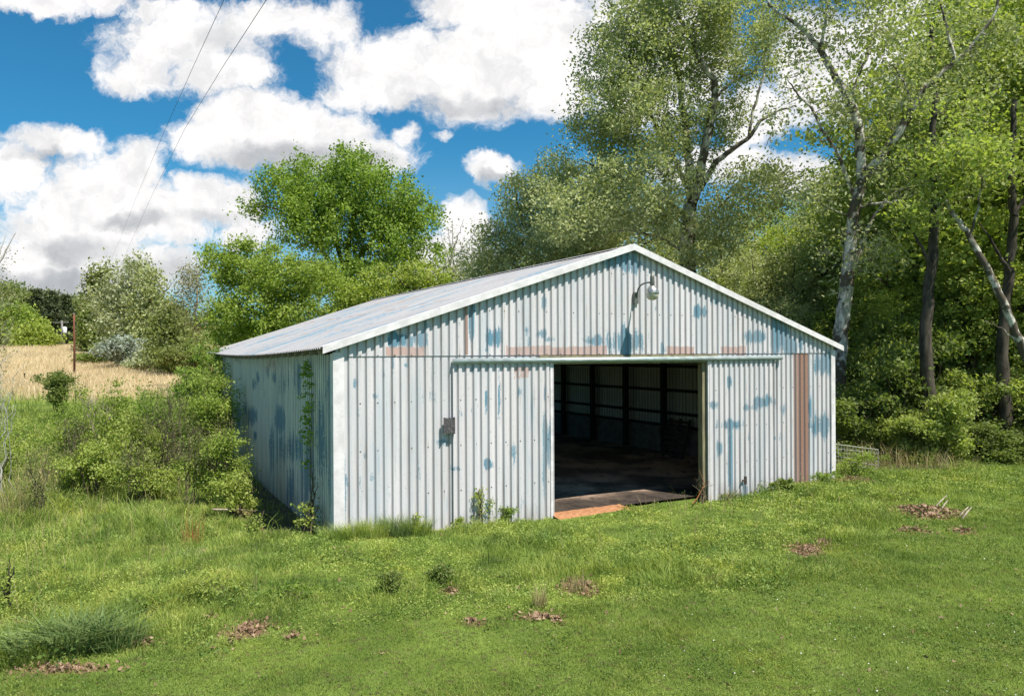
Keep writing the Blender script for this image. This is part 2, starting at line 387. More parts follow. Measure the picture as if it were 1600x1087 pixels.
LAWN = [(-9, 7.2), (-5.2, 7.7), (-3.9, 8.15), (-2.57, 8.6), (-.78, 9.1), (1.28, 9.35), (3.37, 9.9), (5.0, 11.6), (6.4, 12.8), (10.2, 15.2), (16, 18)]
def lawn_edge(x): return seg(LAWN, x)

# litter patches: pixel centre and radii on flat ground -> world ellipse
def patch(u, v, ru, rv):
    Y = CH*PX/(v-HZ); return (G(u, Y), Y, ru/PX*Y, rv*Y*Y/(CH*PX))
PATCH = [patch(*a) for a in ((385,975,48,20),(320,962,14,8),(455,985,12,8),(905,920,42,20),(840,962,34,9),(735,968,22,6),(868,966,16,6),(1258,860,36,13),(1285,850,14,7),(1118,905,17,12),
        (1440,808,62,12),(1425,835,30,7),(1505,838,26,6),(30,965,40,14),(95,1035,110,12),(215,995,28,9),(1330,755,40,8),(700,925,20,6))]
def litter(x, y):
    r = np.zeros_like(x)
    for (cx, cy, rx, ry) in PATCH:
        r = np.maximum(r, 1-np.sqrt(((x-cx)/rx)**2+((y-cy)/ry)**2))
    s, b = to_local(x, y)
    r = np.maximum(r, .9*sstep(s, -1.3, -.7)*(1-sstep(s, -.1, .1))*sstep(b, .8, 2)*(1-sstep(b, LN, LN+1)))
    return np.clip(r*1.5+.35*np.sin(x*9+np.sin(y*7)*2)*np.sin(y*11+x*3)*(r > .02), 0, 1)
def woodfloor(x, y):
    e = seg([(8.3, 19.5), (10.5, 18.6), (13, 19.5), (20, 22)], x)
    return sstep(y, e, e+1.5)*sstep(x, 7.9, 8.6)
def strawzone(x, y):
    w_ = wav(x*1.7, y*1.3)*18
    e = 37 + .12*np.maximum(x+20, 0)
    return sstep(y+w_, e-2, e+2)*(1-sstep(y, 108, 114))*(1-sstep(x, -6, -3))

def build_ground():
    ax = np.concatenate([-np.geomspace(400, 14, 60), np.arange(-13.8, 14, .2), np.geomspace(14, 400, 60)])
    ay = np.concatenate([-np.geomspace(150, 2, 14), np.arange(-1.5, 30, .2), np.geomspace(30.2, 700, 110)])
    X, Y = np.meshgrid(ax, ay); Z = terrain(X, Y)
    nx, ny = len(ax), len(ay)
    V = np.stack([X.ravel(), Y.ravel(), Z.ravel()], 1)
    i = np.arange(nx*ny).reshape(ny, nx)
    F = np.stack([i[:-1, :-1].ravel(), i[:-1, 1:].ravel(), i[1:, 1:].ravel(), i[1:, :-1].ravel()], 1)
    xf, yf = X.ravel(), Y.ravel()
    me = npmesh('ground', V, F, {'litter': litter(xf, yf), 'straw': strawzone(xf, yf), 'wood': woodfloor(xf, yf)}, smooth=True)
    m, k, out = new_mat('ground')
    p = world_co(k)
    n1 = k.noise(p, .8, 5, .6); n2 = k.noise(p, 9, 5, .7); n3 = k.noise(p, 45, 4, .7)
    col = k.mix(k.step(n1, .35, .65), (.075,.12,.02), (.15,.21,.04))
    col = k.mix(k.step(n2, .5, .7), col, (.085,.065,.035))
    col = k.mix(k.step(k.m('ADD', k.attr('litter'), k.m('MULTIPLY', k.m('SUBTRACT', n2, .5), .5)), .25, .6), col, k.mix(n3, (.09,.05,.03), (.24,.15,.10)))
    col = k.mix(k.attr('wood'), col, k.mix(n3, (.035,.028,.018), (.10,.075,.05)))
    sg = k.step(k.noise(mapped(k, p, (.6, 1.6, 1)), .10, 4, .6), .52, .66)
    col = k.mix(k.attr('straw'), col, k.mix(k.m('MULTIPLY', sg, .5), k.mix(n2, (.40,.28,.15), (.55,.42,.25)), (.16,.19,.06)))
    principled(k, out, col, .95, spec=.1, bump=n3, bs=.6, bd=.03)
    tag(link('ground', me, m), kind='structure')
build_ground()

# ------------------------------------------------------------------ the barn
HE, HR, OV = 3.31, 5.40, .235
SL = (HR-HE)/(WD/2+OV)
def roofz(s): return HE + SL*(OV + np.minimum(s, WD-s))
def u2s(u):
    k_ = (u-800)/PX; return (k_*yL - xL)/(cP - k_*sP)
def uv2sz(u, v):
    v = v + (u-800)*.00536
    s = u2s(u); Y = yL+sP*s; return s, zat(v, Y)
def uv2bz(u, v):                     # on the left side wall
    v = v + (u-800)*.00536
    k_ = (u-800)/PX; b = (xL - k_*yL)/(sP + k_*cP); Y = yL+cP*b; return b, zat(v, Y)
BLUE = [(965,405,28,17,1),(985,415,14,12,1),(1092,487,11,8,1),(1115,472,7,9,.8),(1180,526,17,11,1),(1218,520,14,30,1),(1232,540,14,16,1),(928,532,14,8,1),(858,530,7,6,.9),
        (975,535,26,22,.9),(990,535,12,16,.8),(736,505,5,24,1),(770,528,13,15,.9),(845,522,10,8,.7),(617,531,13,12,1),(655,530,12,14,1),(700,505,4,10,.5),(640,533,8,10,.8),
        (1135,597,5,10,1),(1187,628,16,8,1),(1170,636,14,6,.7),(1195,625,7,10,.9),(1110,632,8,6,.9),(1135,663,16,8,1),(1122,700,5,11,1),(1137,715,4,66,.75),(1160,775,5,18,1),(1170,700,3,60,.5),
        (1286,568,15,17,1),(1284,664,15,18,1),(1298,735,5,22,.8),(1280,700,3,60,.5),
        (534,770,6,50,.9),(531,660,5,16,.7),(600,585,5,12,.6),(613,570,7,26,.5),(668,620,10,16,.5),(690,690,10,6,.5),(852,690,9,40,.9),(846,740,6,40,.6),(760,724,9,7,.9),(709,731,7,5,.9),
        (777,620,4,40,.6),(757,625,3,20,.5),(655,745,8,6,.5),(610,770,10,8,.5),(559,760,4,40,.5),(800,710,3,26,.5),(560,640,3,20,.4)]
PINK = [(632,549,31,7,1),(868,549,78,8,1),(1062,548,21,7,1),(1144,548,19,7,1),(812,580,12,9,.7),(990,552,1,1,0)]
BROWN = [(1250,640,12,200,1),(727,512,1.5,40,1)]
_rb = np.random.RandomState(61)
for _ in range(85):
    u_ = _rb.choice([560, 640, 735, 770, 850, 930, 1010, 1135, 1190, 1230, 1285])+_rb.normal()*22; v_ = _rb.uniform(400, 800)
    if v_ < 552: v_ = _rb.uniform(470, 552)
    BLUE.append((u_, v_, _rb.uniform(1.5, 7), _rb.uniform(3, 20), _rb.uniform(.4, .72)))
def uvof(s, z):
    x = xL+cP*s; y = yL+sP*s; u = 800+PX*x/y; return u, HZ+(CH-z)/y*PX-(u-800)*.00536
def pmask(u, v, lst, hard):
    r = np.zeros_like(u)
    for (cu, cv, ru, rv, a) in lst:
        if hard: d = 1-np.maximum(np.abs(u-cu)/ru, np.abs(v-cv)/rv); d = np.where(d > 0, 1., 0.)
        else: d = np.exp(-.62*(((u-cu)/ru)**2+((v-cv)/rv)**2))
        r = np.maximum(r, a*d)
    return r
PITCH = WD/80
PRO = [(0, 0), (.03, 0), (.20, 0), (.375, 0), (.40, .06), (.485, .94), (.51, 1), (.53, 1), (.70, 1), (.86, 1), (.88, .98), (.98, .06)]
def corr(name, a0, a1, lo, hi, row, mat, parent, place, depth=.036, paint=None, thick=True):
    """corrugated sheet: a runs across the ribs, t along them from lo(a) to hi(a); place(a, t, off) -> xyz"""
    i0, i1 = int(math.floor(a0/PITCH)), int(math.ceil(a1/PITCH))
    A, O = [], []
    for i in range(i0, i1):
        for (f, o) in PRO:
            a = (i+f)*PITCH
            if a0-1e-6 <= a <= a1+1e-6: A.append(a); O.append(o)
    if A[0] > a0+1e-3: A.insert(0, a0); O.insert(0, O[0])
    if A[-1] < a1-1e-3: A.append(a1); O.append(O[-1])
    A = np.array(A); O = np.array(O)
    L = lo(A)+0*A; H = hi(A)+0*A
    nr = max(2, int(math.ceil(np.max(H-L)/row)))
    T = L[None, :] + (H-L)[None, :]*np.linspace(0, 1, nr+1)[:, None]
    AA = np.broadcast_to(A, T.shape); OO = np.broadcast_to(O, T.shape)
    V = np.stack([q.ravel() for q in place(AA, T, OO*depth)], 1)
    n = len(A); i = np.arange((nr+1)*n).reshape(nr+1, n)
    F = np.stack([i[:-1, :-1].ravel(), i[:-1, 1:].ravel(), i[1:, 1:].ravel(), i[1:, :-1].ravel()], 1)
    VV = np.interp((AA/PITCH) % 1.0, [0, .28, .36, .43, .485, .51, .88, .98, 1], [.22, .28, 1, 1, .7, 0, 0, .35, .22]); at = {'valley': VV.ravel()}  # mask peaks on each rib's shaded left flank and foot; also weights stains
    for q in ('blue', 'pink', 'brown', 'grime'): at[q] = np.zeros(T.size)
    if paint: at.update({q: v_.ravel() for q, v_ in paint(AA, T).items()})
    return link(name, npmesh(name, V, F, at, smooth=True), mat, parent)
def paint_front(s, z):
    u, v = uvof(s, z)
    return {'blue': pmask(u, v, BLUE, False), 'pink': pmask(u, v, PINK, True),
            'brown': np.where((np.abs(s-11.23) < .27) & (z < 3.14), 1., 0.)+np.where((np.abs(u-727) < 1.6) & (z > 3.15), 1., 0.),
            'grime': .7*np.clip((.35-z)/.35, 0, 1)}
rsP = np.random.RandomState(8)
SB = [(460,700,26,26,.75),(440,655,10,20,.9),(480,740,8,60,.8),(505,690,14,70,.7),(395,650,8,14,.9),(400,600,4,10,.7),(445,600,10,30,.6),(430,590,3,12,.9),(405,590,3,10,.8),(470,590,12,30,.6),
      (427,700,5,40,.8),(455,760,6,40,.8),(375,650,5,20,.8),(515,620,6,60,.7),(520,720,6,80,.9),(385,640,3,14,.8),(400,680,3,9,.8),(420,580,3,8,.7),(490,720,8,30,.6)]
SP = [(425,570,14,12,1),(372,560,7,6,1),(455,565,6,5,.6),(415,610,3,26,.6),(500,750,4,22,.7)]
def paint_side(b, z):
    y = yL+cP*b; x = xL-sP*b; u = 800+PX*x/y; v = HZ+(CH-z)/y*PX-(u-800)*.00536
    return {'blue': pmask(u, v, SB, False), 'pink': .62*pmask(u, v, SP, False),
            'grime': np.clip(.75*np.clip((.5-z)/.5, 0, 1)+.8*sstep(b, 12.6, 14.6)+.35*np.clip((z-2.85)/.2, 0, 1), 0, 1)}
def paint_roof(b, t):
    g = np.sin(b*3.1+1)*.5+.5
    pk = np.zeros_like(b)
    for (cb, ct, rb, rt) in ((8.2, 4.6, .5, 1.8), (3.2, 5.2, .3, 1.1), (12.5, 5.4, .6, 1.0), (5.6, 3.4, .16, 1.6), (14.2, 3.0, .2, 1.4)):
        pk = np.maximum(pk, np.clip(1.2-np.sqrt(((b-cb)/rb)**2+((t-ct)/rt)**2), 0, 1)*.7)
    bl = np.zeros_like(b)
    for (cb, ct, rb, rt) in ((1.2, 1.2, .3, .5), (2.8, 1.6, .25, .8), (4.5, 2.6, .4, 1.1), (7.4, 1.9, .5, 1.2), (10.5, 2.6, .6, 1.6), (2.0, 3.2, .2, .5), (1.0, 2.2, .2, .5), (13, 1.5, .4, 1.2), (.9, .5, .2, .4)):
        bl = np.maximum(bl, np.clip(1.2-np.sqrt(((b-cb)/rb)**2+((t-ct)/rt)**2), 0, 1)*.75)
    rr = np.random.RandomState(9)
    for _ in range(46):
        cb, ct, rb, rt = rr.uniform(0, 16), rr.uniform(.2, 6.2), rr.uniform(.08, .45), rr.uniform(.3, 1.5)
        q = np.exp(-.7*(((b-cb)/rb)**2+((t-ct)/rt)**2))
        if rr.uniform() < .72: bl = np.maximum(bl, q*rr.uniform(.6, 1))
        else: pk = np.maximum(pk, q*rr.uniform(.45, .7))
    row = ((np.abs(t-3.45) < .05) | (np.abs(t-5.15) < .05) | (np.abs(t-1.75) < .05)) & (np.sin(b*5.3)+np.sin(b*2.1+2) > .1)
    return {'blue': np.clip(bl*.95, 0, 1), 'pink': pk*.85, 'brown': np.where(row, .7, 0.), 'grime': np.clip(.5*np.clip((t-5.7)/.7, 0, 1)+.25*(np.sin(b*1.3)*np.sin(b*.47+1)), 0, 1)}

DS0, DS1 = u2s(861), u2s(1103)          # door opening
def build_barn():
    B = empty('metal_barn', (xL, yL, 0), PHI, 'weathered corrugated metal barn in faded white and blue paint with an open sliding doorway', 'barn')
    front = lambda off0: (lambda a, t, o: (a, off0-o, t))
    c = lambda v_: (lambda a: v_+0*a)
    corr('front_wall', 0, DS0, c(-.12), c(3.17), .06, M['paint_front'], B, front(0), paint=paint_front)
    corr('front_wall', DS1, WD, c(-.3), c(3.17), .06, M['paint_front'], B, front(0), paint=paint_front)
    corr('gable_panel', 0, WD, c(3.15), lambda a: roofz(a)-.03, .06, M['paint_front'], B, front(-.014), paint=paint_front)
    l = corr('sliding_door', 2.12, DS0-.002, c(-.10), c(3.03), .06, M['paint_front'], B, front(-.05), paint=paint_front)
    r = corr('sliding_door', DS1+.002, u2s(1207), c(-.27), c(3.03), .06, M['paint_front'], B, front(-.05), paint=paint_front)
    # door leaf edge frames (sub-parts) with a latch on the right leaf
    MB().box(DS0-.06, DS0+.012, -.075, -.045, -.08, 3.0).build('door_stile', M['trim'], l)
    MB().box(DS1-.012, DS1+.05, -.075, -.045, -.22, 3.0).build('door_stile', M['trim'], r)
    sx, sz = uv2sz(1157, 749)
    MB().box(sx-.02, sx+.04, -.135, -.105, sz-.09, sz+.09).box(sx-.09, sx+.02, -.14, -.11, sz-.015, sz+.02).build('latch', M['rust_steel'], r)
    # wide doorway added to the unseen rear gable to brighten the dark interior
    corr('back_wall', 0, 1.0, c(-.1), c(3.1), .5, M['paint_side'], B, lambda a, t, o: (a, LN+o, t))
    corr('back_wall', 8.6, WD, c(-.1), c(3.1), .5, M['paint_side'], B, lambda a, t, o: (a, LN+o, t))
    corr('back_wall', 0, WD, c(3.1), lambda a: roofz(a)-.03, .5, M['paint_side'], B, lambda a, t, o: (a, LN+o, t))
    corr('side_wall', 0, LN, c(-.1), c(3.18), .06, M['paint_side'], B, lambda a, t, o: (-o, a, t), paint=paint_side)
    corr('side_wall', 0, LN, c(-.1), c(3.22), .3, M['paint_side'], B, lambda a, t, o: (WD+o, a, t))
    # inner faces of the sheets, seen through the doorway
    corr('inner_lining', .1, LN-.1, c(.83), c(3.18), .6, M['metal_in'], B, lambda a, t, o: (WD-.012-o, a, t), depth=.02)
    corr('inner_lining', 8.7, WD-.1, c(.83), c(3.1), .6, M['metal_in'], B, lambda a, t, o: (a, LN-.012-o, t), depth=.02)
    MB().box(WD-.09, WD-.015, .05, LN-.1, -.1, .83).box(8.7, WD-.1, LN-.1, LN-.03, -.1, .83).box(.015, .08, .05, LN-.1, -.1, .83).build('wainscot', M['wainscot'], B)
    # roof
    ln = math.hypot(1, SL); half = (WD/2+OV)*ln
    def left(a, t, o): s = -OV + t/ln; return (s - o*SL/ln, a-.10, HE + SL*(s+OV) + o/ln - .03 + .0*s)
    def right(a, t, o): s = -OV + t/ln; return (WD-s + o*SL/ln, a-.10, HE + SL*(s+OV) + o/ln - .03)
    def sag(f):
        def g(a, t, o):
            x, y, z = f(a, t, o); q = np.clip(y/LN, 0, 1)
            return x, y, z - (.10*np.sin(math.pi*np.clip(q*1.05, 0, 1))**1.0 + .05*q)*np.clip(1-t/half, 0, 1)
        return g
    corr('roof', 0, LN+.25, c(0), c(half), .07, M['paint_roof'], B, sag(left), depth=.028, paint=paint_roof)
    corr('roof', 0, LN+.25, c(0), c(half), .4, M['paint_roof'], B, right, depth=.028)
    rc = MB()
    rc.add([(WD/2-.16, -.12, HR-.03), (WD/2, -.12, HR+.02), (WD/2+.16, -.12, HR-.03), (WD/2-.16, LN+.16, HR-.03), (WD/2, LN+.16, HR+.02), (WD/2+.16, LN+.16, HR-.03)], [(0,1,4,3), (1,2,5,4)])
    rc.build('ridge_cap', M['paint_roof'], B)
    # rake trims on the front gable
    for sgn in (0, 1):
        f = (lambda s: s) if sgn == 0 else (lambda s: WD-s)
        mb = MB()
        p0, p1 = -OV-.01, WD/2
        z0, z1 = HE+.012, HR+.022
        cuts = [0, .33, .66, 1]
        for j in range(3):
            a, b = p0+(p1-p0)*cuts[j], p0+(p1-p0)*cuts[j+1]
            za, zb = z0+(z1-z0)*cuts[j], z0+(z1-z0)*cuts[j+1]
            e = .003*j
            V = []
            for s_, z_ in ((a-(.03 if j else 0), za-(.03*SL if j else 0)), (b, zb)):
                V += [(f(s_), -.145-e, z_-.125), (f(s_), -.145-e, z_+e), (f(s_), .02, z_+e), (f(s_), -.125+e, z_-.125)]
            F = [(0,4,5,1), (1,5,6,2), (3,7,4,0), (0,1,3), (4,7,5)]
            mb.add(V, F)
        mb.build('rake_trim', M['trim'], B)
    MB().box(-.05, .14, -.045, -.02, -.15, 3.22).box(-.05, -.035, -.02, .14, -.15, 3.2).build('corner_trim', M['trim'], B)
    MB().box(WD-.09, WD+.05, -.045, -.02, -.25, 3.22).box(WD+.035, WD+.05, -.02, .12, -.25, 3.2).build('corner_trim', M['trim'], B)
    # header, track cover, jamb
    s0, s1 = 2.12, u2s(1216)
    tr = MB(); n = 8
    for s_ in (s0, s1):
        tr.v += [(s_, -.07-.075*math.sin(math.pi*j/n), 3.045+.055*math.cos(math.pi*j/n)) for j in range(n+1)]
    for j in range(n): tr.f.append((j, n+1+j, n+2+j, j+1))
    tr.f.append(tuple(range(n+1))); tr.f.append(tuple(reversed(range(n+1, 2*n+2)))); tr.f.append((0, n, 2*n+1, n+1))
    tr.build('door_track', M['track'], B, True)
    MB().box(DS0-.3, DS1+.3, -.068, -.035, 2.965, 3.14).build('door_header', M['lumber'], B)
    MB().box(DS0-.3, DS1+.3, .045, .085, 2.97, 3.28).build('light_leak_board', M['dark_lumber'], B)  # board added behind the sheets to block light leaking in above the door
    MB().box(DS1-.11, DS1+.04, .0, .14, -.1, 2.96).build('door_post', M['lumber'], B)
    MB().box(DS0-.06, DS0-.005, .035, .17, -.1, 2.96).build('door_post', M['lumber'], B)
    # eave: rafter tails and plate along the left side
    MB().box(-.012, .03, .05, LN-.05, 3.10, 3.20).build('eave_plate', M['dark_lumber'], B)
    for i in range(27):
        b = .35+i*.62; q = b/LN; dz = -(.10*math.sin(math.pi*min(1, q*1.05))+.05*q)
        MB().bar((-.20, b, HE-.085+dz), (.3, b, HE-.085+dz*.9+.5*SL), .045, .09).build('rafter_tail', M['tail_lumber'], B)
    # inside frame
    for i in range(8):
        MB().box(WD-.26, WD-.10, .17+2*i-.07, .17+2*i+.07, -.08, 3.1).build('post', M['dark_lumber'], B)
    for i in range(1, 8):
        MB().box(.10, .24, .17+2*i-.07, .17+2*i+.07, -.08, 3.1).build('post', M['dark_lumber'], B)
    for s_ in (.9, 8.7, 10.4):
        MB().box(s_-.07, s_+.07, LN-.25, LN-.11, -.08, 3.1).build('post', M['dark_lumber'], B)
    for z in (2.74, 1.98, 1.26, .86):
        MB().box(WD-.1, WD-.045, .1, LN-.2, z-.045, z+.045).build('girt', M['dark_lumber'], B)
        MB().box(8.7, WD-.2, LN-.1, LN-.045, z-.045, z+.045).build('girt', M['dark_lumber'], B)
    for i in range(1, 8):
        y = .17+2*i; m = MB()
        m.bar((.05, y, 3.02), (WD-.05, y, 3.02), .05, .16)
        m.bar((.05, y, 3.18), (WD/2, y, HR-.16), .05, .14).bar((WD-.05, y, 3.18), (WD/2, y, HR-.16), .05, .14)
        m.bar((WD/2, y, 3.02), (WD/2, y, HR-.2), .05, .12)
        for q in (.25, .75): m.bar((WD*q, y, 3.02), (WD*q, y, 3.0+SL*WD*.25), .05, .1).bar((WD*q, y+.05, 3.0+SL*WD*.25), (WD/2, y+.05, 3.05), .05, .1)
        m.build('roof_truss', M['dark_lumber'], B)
    s_, z_ = uv2sz(697, 664)
    m = MB().box(s_-.085, s_+.10, -.125, -.10, z_-.14, z_+.14).box(s_-.10, s_-.075, -.135, -.10, z_-.15, z_+.15).box(s_+.09, s_+.115, -.135, -.10, z_-.15, z_+.15)
    for q in range(4): m.box(s_-.06+q*.04, s_-.045+q*.04, -.133, -.125, z_-.12, z_+.12)
    m.build('wall_plate', M['box_dark'], B)
    # floor inside and clay strip in the doorway
    fm, k, out = new_mat('barn_floor')
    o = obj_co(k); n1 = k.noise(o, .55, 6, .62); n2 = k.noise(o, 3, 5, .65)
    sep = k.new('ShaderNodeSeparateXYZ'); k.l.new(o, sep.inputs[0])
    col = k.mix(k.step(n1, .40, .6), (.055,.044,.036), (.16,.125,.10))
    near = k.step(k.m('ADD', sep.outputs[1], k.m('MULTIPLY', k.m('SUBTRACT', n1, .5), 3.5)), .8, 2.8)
    col = k.mix(near, k.mix(k.step(n2, .4, .6), (.030,.024,.020), (.065,.05,.04)), k.mix(1.0, col, (4.2, 3.9, 3.6), 'MULTIPLY'))  # colour darkened where sun lands by the door, brightened deeper to lift shade
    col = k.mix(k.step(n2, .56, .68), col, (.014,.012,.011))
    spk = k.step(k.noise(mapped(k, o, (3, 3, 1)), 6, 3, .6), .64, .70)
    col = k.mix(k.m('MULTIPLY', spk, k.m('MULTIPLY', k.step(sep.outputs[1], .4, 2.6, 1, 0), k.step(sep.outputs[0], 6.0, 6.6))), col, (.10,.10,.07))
    principled(k, out, col, .75, spec=.25, bump=n2, bs=.5, bd=.02)
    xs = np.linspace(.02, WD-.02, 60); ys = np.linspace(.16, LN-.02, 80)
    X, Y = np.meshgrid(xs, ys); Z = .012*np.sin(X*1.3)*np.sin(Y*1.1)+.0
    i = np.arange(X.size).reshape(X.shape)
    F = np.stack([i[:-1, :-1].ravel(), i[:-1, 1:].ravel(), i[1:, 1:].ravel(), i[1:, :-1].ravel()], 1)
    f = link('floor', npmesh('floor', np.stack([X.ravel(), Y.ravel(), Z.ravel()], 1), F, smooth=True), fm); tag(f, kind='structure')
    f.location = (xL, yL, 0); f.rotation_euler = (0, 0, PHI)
    xs = np.linspace(DS0-.02, DS0+1.75, 40); ys = np.linspace(-.5, .16, 12)
    X, Y = np.meshgrid(xs, ys); rr = np.random.RandomState(2); Z = .03-.06*sstep(-Y, 0, .5)+rr.uniform(-.006, .006, X.shape)
    i = np.arange(X.size).reshape(X.shape)
    F = np.stack([i[:-1, :-1].ravel(), i[:-1, 1:].ravel(), i[1:, 1:].ravel(), i[1:, :-1].ravel()], 1)
    f = link('path', npmesh('path', np.stack([X.ravel(), Y.ravel(), Z.ravel()], 1), F, smooth=True), simple('clay', (.40,.20,.10), .95, scale=12, col2=(.28,.13,.06))); tag(f, kind='structure')
    f.location = (xL, yL, 0); f.rotation_euler = (0, 0, PHI)
    return B
build_barn()

def build_lamp():
    s, z = uv2sz(991, 466)
    x, y = to_world(s, 0)
    t = empty('barn_light', (x, y, z), PHI, 'old silver gooseneck yard light fixed to the gable above the doorway', 'outdoor lamp')
    MB().box(-.05, .05, -.09, -.03, -.12, .12).build('mounting_box', M['lamp_dark'], t)
    MB().tube([(0, -.08, 0), (0, -.11, .10), (0, -.15, .19), (0, -.22, .25), (0, -.32, .28), (0, -.45, .29), (0, -.56, .28)], .017, 8).build('arm', M['lamp_dark'], t, True)
    h = MB().lathe((0, -.60, .2), [(.001, .0), (.045, .0), (.05, .03), (.045, .18), (.04, .22), (.025, .23), (.025, .30), (.018, .31), (.001, .31)], 14).build('housing', M['lamp_dark'], t, True)
    MB().lathe((0, -.60, .02), [(.04, .20), (.07, .18), (.115, .12), (.135, .05), (.135, .03), (.12, .03)], 20).build('lamp_shade', M['lamp_metal'], t, True)
    MB().lathe((0, -.60, .02), [(.12, .04), (.125, .0), (.11, -.05), (.075, -.085), (.03, -.10), (.001, -.10)], 20).build('globe', simple('globe', (.62,.58,.48), .25, .1, scale=15), t, True)
build_lamp()

def build_pallet():
    x, y = to_world(11.55, 5.1)
    t = empty('wooden_pallet', (x, y, 0), PHI-R(90), 'grey slatted wooden pallet leaning on the dark inner wall of the barn', 'pallet')
    t.rotation_euler = (R(-16), 0, PHI-R(90))
    pm = simple('pallet_wood', (.085,.075,.062), .9, scale=9, col2=(.05,.045,.038))
    for i in range(7): MB().box(-.5, .5, -.01, .01, .05+i*.17, .14+i*.17).build('slat', pm, t)
    for q in (-.46, 0, .42): MB().box(q, q+.04, .012, .10, .02, 1.22).build('runner', pm, t)
build_pallet()
# ------------------------------------------------------------------ vegetation builders
def rnd_dirs(rs, n, up=0.0):
    v = rs.normal(size=(n, 3)); v[:, 2] += up
    return v/np.linalg.norm(v, axis=1)[:, None]
def leaves_mesh(name, P, size, rs, up=.6, aspect=.62, rnd=None, droop=0):
    n = len(P); nrm = rnd_dirs(rs, n, up)
    t = rs.normal(size=(n, 3)); t -= nrm*np.sum(t*nrm, 1)[:, None]; t /= np.linalg.norm(t, axis=1)[:, None]+1e-9
    if droop: t[:, 2] -= droop; t /= np.linalg.norm(t, axis=1)[:, None]
    b = np.cross(nrm, t)
    L = (np.asarray(size)*rs.uniform(.45, 1.45, n))[:, None]
    V = np.stack([P-t*L*.5, P+b*L*aspect*.5-t*L*.05, P+t*L*.5, P-b*L*aspect*.5-t*L*.05], 1).reshape(-1, 3)
    F = np.arange(4*n).reshape(n, 4)
    r = rnd if rnd is not None else rs.uniform(0, 1, n)
    return npmesh(name, V, F, {'rnd': np.repeat(r, 4)})
class Tubes:
    def __init__(s): s.V = []; s.F = []; s.n = 0
    def add(s, P, r, k=5):
        P = np.asarray(P, float); m = len(P); r = np.broadcast_to(np.asarray(r, float), (m,))
        D = np.gradient(P, axis=0); D /= np.linalg.norm(D, axis=1)[:, None]+1e-9
        ref = np.array([.31, .95, .07]) if abs(D[0, 2]) > .8 else np.array([0, 0, 1.])
        X = np.cross(D, ref); X /= np.linalg.norm(X, axis=1)[:, None]+1e-9; Yv = np.cross(D, X)
        a = np.arange(k)*2*np.pi/k
        V = P[:, None]+(X[:, None]*np.cos(a)[None, :, None]+Yv[:, None]*np.sin(a)[None, :, None])*r[:, None, None]
        i = np.arange(m*k).reshape(m, k)+s.n; j = np.roll(i, -1, 1)
        s.V.append(V.reshape(-1, 3)); s.F.append(np.stack([i[:-1], j[:-1], j[1:], i[1:]], -1).reshape(-1, 4)); s.n += m*k
    def mesh(s, name): return npmesh(name, np.concatenate(s.V), np.concatenate(s.F), smooth=True)
def wiggle(P, rs, amp, n=4):
    """resample a polyline with small kinks"""
    P = np.asarray(P, float); out = [P[0]]
    for a, b in zip(P[:-1], P[1:]):
        L = np.linalg.norm(b[:3]-a[:3])
        for i in range(1, n+1):
            q = a+(b-a)*i/n
            if i < n: q = q.copy(); q[:3] += rs.normal(size=3)*amp*L
            out.append(q)
    return np.array(out)
